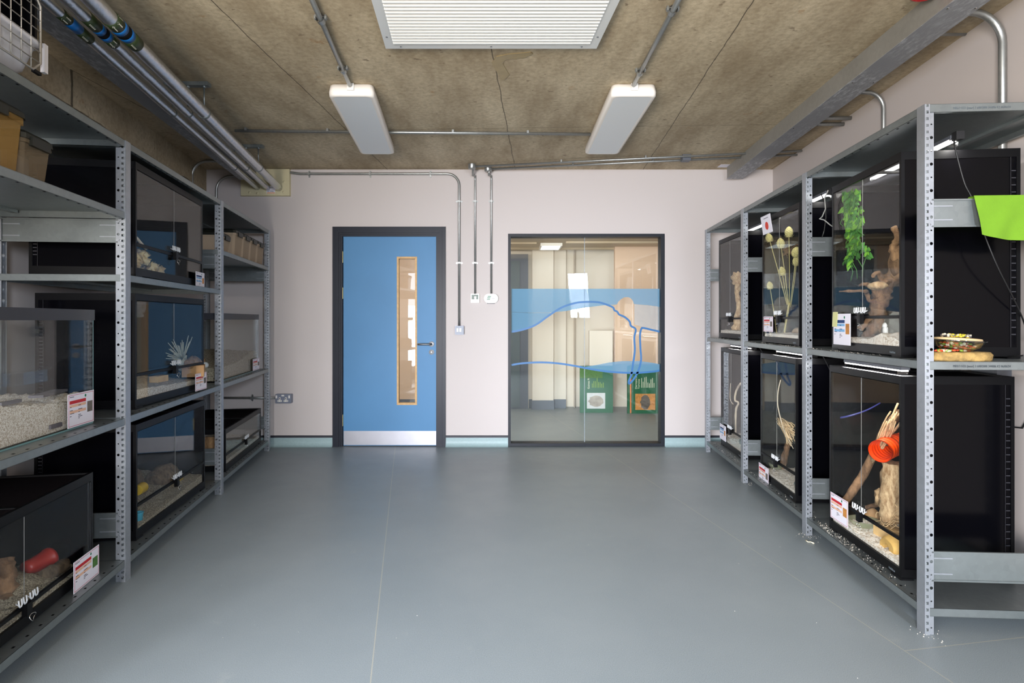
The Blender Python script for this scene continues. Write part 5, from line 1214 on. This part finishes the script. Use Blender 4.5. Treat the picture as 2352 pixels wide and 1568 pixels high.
for (px, py, Y, lb) in ((481, 192, 3.42, 'steel strut channel with rods carrying the foil pipes, nearer one'), (605, 337, 4.64, 'steel strut channel with rods carrying the foil pipes, near the back wall')):
    X = (px-CX)/F*Y; t = thing('pipe_bracket', lb, 'bracket', (X, Y, zp))
    mb = MB(); mb.box((X-.42, Y-.02, ZC-.022), (X, Y+.02, ZC)); mb.build('channel', 'galv', t)
    mb = MB(); cl = MB()
    for x0_, x1_, r_ in ((-1.56, -2.38, .022), (-1.475, -2.284, .025), (-1.388, -2.18, .033)):
        xp = x0_+(x1_-x0_)*(Y-.9)/4.48; mb.tube([(xp, Y, ZC-.02), (xp, Y, zp+r_)], .0045, 8); mb.lathe([(0, -.03), (.011, -.03), (.011, -.02), (0, -.02)], (xp, Y, ZC), 6)
        cl.tube([(xp, Y-.01, zp), (xp, Y+.01, zp)], r_*1.06, 20)
    mb.build('rods', 'galv', t); cl.build('pipe_clips', 'galv', t)
# insulation board on the back wall
t = thing('insulation_board', 'cream insulation board around the foil pipes high on the back wall', 'board', (wx(612), YB, wz(452)))
MB().box((wx(557), YB-.035, wz(451)), (wx(668), YB, ZC-.004)).build('board', 'cream_board', t)
mb = MB(); mb.mat(0); mb.box((wx(616), YB-.0365, wz(446.5)), (wx(635.5), YB-.035, wz(429))); mb.mat(1); mb.box((wx(617), YB-.037, wz(446.5)), (wx(635), YB-.0365, wz(443)))
mb.mat(2)
for s_, x_, z_ in (('DO ALARM', 616.5, 433.5), ('T', 622, 437.5), ('WETWALL', 617, 442.5)): mb.text(s_, .017, lambda x, y, q, x_=x_, z_=z_: (wx(x_)+x*.8, YB-.037-q, wz(z_)+y), depth=.0006)
mb.build('handwritten_label', ['paper', 'peach_ink', 'dark_ink'], t)
mb = MB()
for px, py in ((577, 444), (595, 446), (655, 443), (656, 420), (570, 415)): mb.lathe([(0, -.003), (.012, -.003), (.013, 0)], (wx(px), YB-.035, wz(py)), 12, 'y')
mb.build('fixings', 'cream_board', t)
# ceiling lights
def light(xn, xf, yn, yf, label, lean):
    t = thing('ceiling_light', label, 'light', ((xn+xf)/2, (yn+yf)/2, ZC)); w_ = .275; z0, z1 = 2.525, ZC-.004; r_ = .035
    fxx = lambda y: xn+(xf-xn)*(y-yn)/(yf-yn)
    def ring(zz, k_, n=5):
        q = []
        for cx, cy, a0 in ((w_-k_-r_, yf-k_-r_, 0), (k_+r_, yf-k_-r_, 90), (k_+r_, yn+k_+r_, 180), (w_-k_-r_, yn+k_+r_, 270)):
            for i in range(n): a = math.radians(a0+90*i/(n-1)); yy = cy+r_*math.sin(a); q.append(Vector((fxx(yy)+cx+r_*math.cos(a), yy, zz)))
        return q
    rs = [ring(z1, .006), ring(z0+.03, .0), ring(z0+.008, .002), ring(z0, .012), ring(z0+.002, .024)]; n = len(rs[0]); vs = [v for r in rs for v in r]
    MB().add(vs, [(j*n+i, (j+1)*n+i, (j+1)*n+(i+1) % n, j*n+(i+1) % n) for j in range(4) for i in range(n)]+[tuple(range(n))], True).build('housing', 'light_body', t)
    MB().add(ring(z0+.002, .022), [tuple(range(n))]).build('diffuser', 'opal', t)
    MB().box((fxx(yn)+w_*.5-.02, yn-.012, z0+.03), (fxx(yn)+w_*.5+.02, yn, z1)).build('cable_entry', 'white_plastic', t)
light(-1.10, -1.225, 3.429, 4.653, 'white rectangular ceiling light with grey diffuser, left of the pair', 0)
light(.593, .588, 3.429, 4.653, 'white rectangular ceiling light with grey diffuser, right of the pair', 0)
# radiant ceiling panel
def panel():
    y1 = 2.93; y0 = .9; xa = lambda Y: -.644+.08*(2.93-Y); Wp = 1.075; z0 = 2.57
    t = thing('radiant_panel', 'large white ribbed radiant ceiling panel with screwed frame at the top of the photo', 'ceiling panel', (xa(y1), y1, z0)); fr = .045
    def q(u, y, z): return Vector((xa(y)+u, y, z))
    mb = MB()
    for u0, u1, a, b in ((0, Wp, y1-fr, y1), (0, Wp, y0, y0+fr), (0, fr, y0+fr, y1-fr), (Wp-fr, Wp, y0+fr, y1-fr)):
        mb.hexa([q(u0, a, z0), q(u1, a, z0), q(u1, b, z0), q(u0, b, z0), q(u0, a, ZC), q(u1, a, ZC), q(u1, b, ZC), q(u0, b, ZC)])
    mb.build('frame', 'panel_white', t)
    mb = MB(); y = y0+fr; pitch = .0285; vs = []; K = 6; rows = []
    while y < y1-fr-.005:
        for i in range(K):
            a = i/K; zz = z0+.010-.016*math.sin(math.pi*a)**.6; rows.append((min(y+a*pitch, y1-fr), zz))
        y += pitch
    rows.append((y1-fr, z0+.006))
    for yy, zz in rows: vs += [q(fr, yy, zz), q(Wp-fr, yy, zz)]
    mb.add(vs, [(2*i, 2*i+1, 2*i+3, 2*i+2) for i in range(len(rows)-1)], False); mb.build('ribbed_face', 'panel_white', t)
    mb = MB()
    for u, y in ((.04*2, y1-.02), (Wp*.5, y1-.02), (Wp-.08, y1-.02), (.022, y1-.12), (Wp-.022, y1-.12)): mb.lathe([(0, -.002), (.004, -.002), (.006, 0)], q(u, y, z0), 8)
    mb.build('screws', 'chrome', t)
panel()
mb = MB(); c = [(1133, 118), (1150, 124), (1142, 140), (1150, 155), (1160, 170), (1152, 186), (1148, 170), (1140, 158)]
pts = [(1222, 122), (1200, 128), (1172, 130), (1150, 134), (1142, 146), (1150, 160), (1158, 172), (1154, 184)]
P2 = [ceil_at(a, b, ZC-.0035) for a, b in pts]
vs = []
for i, p in enumerate(P2):
    d = (P2[min(i+1, len(P2)-1)]-P2[max(i-1, 0)]).normalized(); n_ = Vector((-d.y, d.x, 0))*(.03 if 0 < i < len(P2)-1 else .012); u_ = Vector((0, 0, .003)); vs += [p+n_, p-n_, p-n_+u_, p+n_+u_]
mb.add(vs, [(4*i+j, 4*i+(j+1) % 4, 4*i+4+(j+1) % 4, 4*i+4+j) for i in range(len(P2)-1) for j in range(4)])
tag(mb.build('sealant_smear', 'sealant'), 'glossy smear of sealant on the concrete ceiling behind the radiant panel', 'smear')
# switch, thermostat, sensor, socket
t = thing('light_switch', 'grey metal double light switch right of the blue door', 'switch', (wx(1055.5), YB, wz(758)))
MB().rbox((wx(1046), YB-.045, wz(768)), (wx(1066), YB, wz(748)), .008).build('back_box', 'grey_metal', t)
MB().rbox((wx(1046.5), YB-.048, wz(767.5)), (wx(1065.5), YB-.045, wz(748.5)), .008).build('face_plate', 'grey_box', t)
for x in (1050, 1056.5): MB().box((wx(x), YB-.053, wz(761.5)), (wx(x+4), YB-.048, wz(753.5))).build('rocker', 'white_plastic', t)
t = thing('thermostat', 'small square white thermostat with green display between door and glazed panel', 'thermostat', (wx(1091.5), YB, wz(685)))
MB().rbox((wx(1081.5), YB-.025, wz(695.5)), (wx(1101.5), YB, wz(674.5)), .006).build('body', 'white_plastic', t)
MB().box((wx(1083.8), YB-.026, wz(687.5)), (wx(1098.8), YB-.025, wz(677))).build('display', 'lcd', t)
MB().lathe([(0, -.006), (.011, -.006), (.012, 0)], (wx(1092), YB-.026, wz(682.5)), 16, 'y').build('dial', 'white_plastic', t)
MB().box((wx(1090), YB-.028, wz(688)), (wx(1094), YB-.0255, wz(684))).build('dial_stem', 'white_plastic', t)
t = thing('air_sensor', 'oval white wall sensor with three green stripes beside the thermostat', 'sensor', (wx(1128.5), YB, wz(685)))
MB().rbox((wx(1112), YB-.03, wz(696)), (wx(1144.5), YB, wz(675)), .042, n=8).build('body', 'white_plastic', t)
mb = MB()
for i, (x, z) in enumerate(((1120.5, 680.6), (1119.5, 684), (1118.5, 687.3))): mb.box((wx(x), YB-.031, wz(z+.8)), (wx(x+7.5), YB-.03, wz(z-.8)))
mb.build('stripes', 'green_ink', t); mb = MB(); mb.box((wx(1130), YB-.031, wz(681.6)), (wx(1137.5), YB-.03, wz(681))); mb.box((wx(1130), YB-.031, wz(686)), (wx(1136.5), YB-.03, wz(685.4))); mb.build('small_print', 'faint_ink', t)
MB().box((wx(1119), YB-.029, wz(697)), (wx(1136.5), YB-.002, wz(694.6))).build('vent', 'tank_rubber', t)
t = thing('double_socket', 'grey metal double socket low on the back wall left of the door', 'socket', (wx(654.5), YB, wz(913)))
MB().rbox((wx(636.5), YB-.045, wz(924.5)), (wx(673), YB, wz(903.5)), .008).build('box', 'grey_metal', t)
mb = MB()
for cx in (647, 661): 
    mb.rbox((wx(cx-1.9), YB-.0465, wz(916.2)), (wx(cx+1.9), YB-.045, wz(911)), .004)
    mb.rbox((wx(cx-5), YB-.0465, wz(921)), (wx(cx+5), YB-.045, wz(917)), .005)
for cx in (639.5, 668.6): mb.box((wx(cx-1.7), YB-.049, wz(912.8)), (wx(cx+1.7), YB-.045, wz(906.5)))
mb.box((wx(651), YB-.0465, wz(908.3)), (wx(657), YB-.045, wz(905.2))); mb.build('switches', 'white_plastic', t)
mb = MB()
for cx in (647, 661):
    mb.box((wx(cx-.9), YB-.0475, wz(914.8)), (wx(cx+.9), YB-.0464, wz(912.4)))
    for d in (-2.7, 2.7): mb.box((wx(cx+d-.9), YB-.0475, wz(919.5)), (wx(cx+d+.9), YB-.0464, wz(918.5)))
mb.build('pin_holes', 'black_matte', t)
o = thing('conduit', 'horizontal steel conduit from the left wall to the double socket', 'conduit', (wx(500), yw, wz(913))); sweep([(-2.7, yw, wz(913)), (wx(637), yw, wz(913))], .012, 'tube', 'conduit', o); saddle_wall(wx(580), wz(913), o, False)
# red sounder on the ceiling
c = ceil_at(2128, -16, 2.56); t = thing('alarm_sounder', 'red alarm sounder on the ceiling at the top right beside the trunking', 'alarm', (c.x, c.y, ZC))
c = Vector((c.x, c.y, 0))
MB().lathe([(0, 2.55), (.03, 2.552), (.045, 2.548), (.06, 2.555), (.066, 2.575), (.06, ZC)], c, 28).build('body', 'red_gloss', t)
MB().lathe([(0, 2.546), (.022, 2.546), (.026, 2.552)], c, 24).build('cap', 'red_gloss', t)
# grey box and lead on right wall
Y = 2.60; X = xr(Y)
t = thing('isolator_box', 'rounded grey metal socket box at the foot of the thick right wall conduit', 'socket box', (X, Y, .75))
MB().box((X-.07, Y-.05, .84), (X-.001, Y+.09, 1.0)).build('box', 'grey_box', t); MB().box((X-.09, Y-.03, .76), (X-.02, Y+.05, .90)).build('cover', 'grey_box', t)
MB().tube([(X-.06, Y-.04, .80), (X-.06, Y-.06, .72), (X-.02, Y-.12, .72), (X-.02, Y-.2, .86)], .004, 8).build('lead', 'cord_black', t)
# paper label on ceiling near trunking
q = ceil_at(1664, 381, ZC-.001); o = MB().box((q.x-.05, q.y-.05, ZC-.0015), (q.x+.05, q.y+.05, ZC-.0002)).build('paper_label', 'paper'); tag(o, 'small white paper label stuck on the ceiling beside the end of the right trunking', 'label')
# ---------------------------------------------------------------- cloth, slab and bowl at the right
def cloth():
    T = WS('R'); mb = MB(); nx, nz = 40, 26; d0, d1 = .175, .50; s = RS[0]+.0035; vs = []
    zt = 1.652
    for j in range(nz+1):
        for i in range(nx+1):
            u, v = i/nx, j/nz; d = d0+(d1-d0)*u+ .022*(v)*(1-u)*1.0
            low = 1.505-.025*u-.012*math.sin(u*3); z = zt-(zt-low)*v; z -= .002*math.sin(u*9)*v
            off = -.008-.007*math.sin(u*8+v*2)*v-.004*math.sin(u*19+v*4)*v-.006*v*(1-u)
            vs.append(T(d, s+off, z))
    N = nx+1; fs = [(j*N+i, j*N+i+1, (j+1)*N+i+1, (j+1)*N+i) for j in range(nz) for i in range(nx)]
    k0 = len(vs); back = []
    for j in range(9):
        for i in range(nx+1):
            u, v = i/nx, j/8; d = d0+(d1-d0)*u; back.append(T(d, s-.004+.03*min(1, v*3), zt-(0 if v < .33 else (v-.33)*.12)))
    vs += back; fs += [(k0+j*N+i, k0+(j+1)*N+i, k0+(j+1)*N+i+1, k0+j*N+i+1) for j in range(8) for i in range(nx)]
    mb.add(vs, fs, True); o = mb.build('cloth', 'lime_cloth'); tag(o, 'bright lime green cloth draped over the brace of the near right rack', 'cloth')
cloth()
def slab_():
    T = WS('R'); mb = MB(); n = 90; rings = []
    c = (.165, RS[0]+.075, 1.0305)
    for zz, kk in ((0, .97), (.008, 1.0), (.022, 1.0), (.032, .95), (.034, .8), (.034, 0)):
        for i in range(n):
            a = 2*math.pi*i/n; ca, sa = math.cos(a), math.sin(a); r_ = (abs(ca)**3+abs(sa)**3)**(-1/3)
            r_ *= 1+.09*noise.noise(Vector((ca*4, sa*4, zz*60)))+.06*noise.noise(Vector((ca*9, sa*9, zz*60)))
            rings.append(T(c[0]+.118*r_*kk*ca, c[1]+.062*r_*kk*sa, c[2]+zz+.002*noise.noise(Vector((ca*5, sa*5, 1)))))
    mb.add(rings, [(j*n+i, j*n+(i+1) % n, (j+1)*n+(i+1) % n, (j+1)*n+i) for j in range(5) for i in range(n)]+[tuple(range(n-1, -1, -1))], True)
    tag(mb.build('stone_slab', 'slab_stone'), 'rough yellow stone slab under the food bowl on the near right shelf', 'stone')
    b = T(.165, RS[0]+.075, 1.067); R = Matrix.Rotation(.06, 3, 'Y'); t = thing('food_bowl', 'clear glass bowl of chopped vegetables on the yellow stone slab', 'bowl', b)
    def rot(mb): mb.v = [b+R @ (v-b) for v in mb.v]; return mb
    rot(MB().lathe([(0, 0), (.045, 0), (.075, .018), (.092, .040), (.096, .041), (.09, .037), (.072, .014), (.043, .003), (0, .003)], b, 30)).build('glass_bowl', 'bowl_glass', t)
    glassy = rot(MB().lathe([(0, .041), (.078, .041), (.08, .044), (.078, .049), (.06, .051), (0, .051)], b, 28)); 
    o = glassy.build('feeding_dish', 'tan_ceramic'); tag(o, 'flat tan dish of yellow food resting on the rim of the glass bowl', 'dish')
    rnd = random.Random(3); mb = MB()
    for i in range(120):
        a = rnd.uniform(0, 6.28); r_ = .055*math.sqrt(rnd.random()); mb.mat(rnd.choice([0, 0, 1, 2])); mb.blob(b+Vector((r_*math.cos(a), r_*math.sin(a), .010+rnd.uniform(0, .02))), (.007, .0055, .004), .5, 5, i)
    tag(rot(mb).build('chopped_vegetables', ['food_red', 'food_green', 'food_pale']), 'chopped red and green vegetables inside the glass bowl', 'food', kind='stuff')
    mb = MB()
    for i in range(110):
        a = rnd.uniform(0, 6.28); r_ = .05*math.sqrt(rnd.random()); mb.mat(rnd.choice([0, 0, 1, 2])); mb.blob(b+Vector((r_*math.cos(a), r_*math.sin(a), .055+rnd.uniform(0, .008))), (.0055, .0045, .0035), .5, 5, i)
    tag(rot(mb).build('dry_food', ['food_yellow', 'food_pale', 'slate']), 'crumbly yellow and grey food heaped on the tan dish', 'food', kind='stuff')
    mb = MB()
    for i in range(34):
        d = rnd.uniform(.06, .20); mb.mat(rnd.choice([0, 1, 2])); mb.blob(T(d, RS[0]+.028+rnd.uniform(0, .02), 1.068+rnd.uniform(0, .004)), (.009, .006, .004), .5, 4, i)
    tag(mb.build('vegetable_scraps', ['food_red', 'food_green', 'food_pale']), 'scraps of vegetable scattered on the stone slab under the bowl', 'food', kind='stuff')
glassmat('bowl_glass', (.86, .88, .88), .16)
slab_()
o = MB().tube([at(2279, 823, 2.35), at(2300, 824, 2.36), at(2320, 820, 2.3), at(2352, 816, 2.2)], .003, 7).build('cable', 'cord_black'); tag(o, 'black cable lying on the near right shelf beside the stone slab', 'cable')
# ---------------------------------------------------------------- crumbs
def crumbs(n, fn, name, label, seed, size=(.001, .003)):
    rnd = random.Random(seed); mb = MB()
    for i in range(n):
        p = fn(rnd); s = rnd.uniform(*size); q = [p+Vector((rnd.uniform(-s, s), rnd.uniform(-s, s), 0)) for _ in range(3)]; mb.add(q+[p+Vector((0, 0, s*1.2))], [(0, 1, 2), (0, 1, 3), (1, 2, 3), (2, 0, 3)])
    tag(mb.build(name, 'dirt'), label, 'crumbs', kind='stuff')
TR = WS('R')
crumbs(420, lambda r: TR(abs(r.gauss(.03, .02))+.01, r.choice([r.uniform(2.45, 3.1), r.uniform(2.7, 3.05), r.uniform(2.2, 5.1)]), .101), 'spilt_shavings', 'spilt white shavings along the front of the bottom right shelf', 4)
crumbs(300, lambda r: TR(abs(r.gauss(.02, .02))+.008, r.uniform(2.5, 5.1), 1.031), 'spilt_shavings', 'spilt shavings along the front of the upper right shelf', 5)
def fl(rnd):
    s = rnd.choice([2.164, 3.163, 4.183, 3.163]); p = TR(rnd.gauss(.02, .03), s+rnd.gauss(0, .03), .0006); return p
crumbs(130, fl, 'spilt_shavings', 'spilt shavings on the floor around the feet of the right rack', 6)
crumbs(60, lambda r: Vector((r.uniform(-1.5, 1.8), r.uniform(1.6, 5.2), .0006)), 'floor_specks', 'tiny pale specks scattered over the vinyl floor', 7, (.0008, .0022))
P2 = [Vector(((px-CX)/F*(F*CH/(py-HY)), F*CH/(py-HY), .004)) for px, py in ((1851, 1242), (1856, 1246), (1863, 1246), (1869, 1249))]
o = MB().tube(P2, [.004, .0028, .0028, .004], 8).build('cotton_bud', 'pale_cream'); tag(o, 'small pale stick lying on the floor beside the second right upright', 'stick')
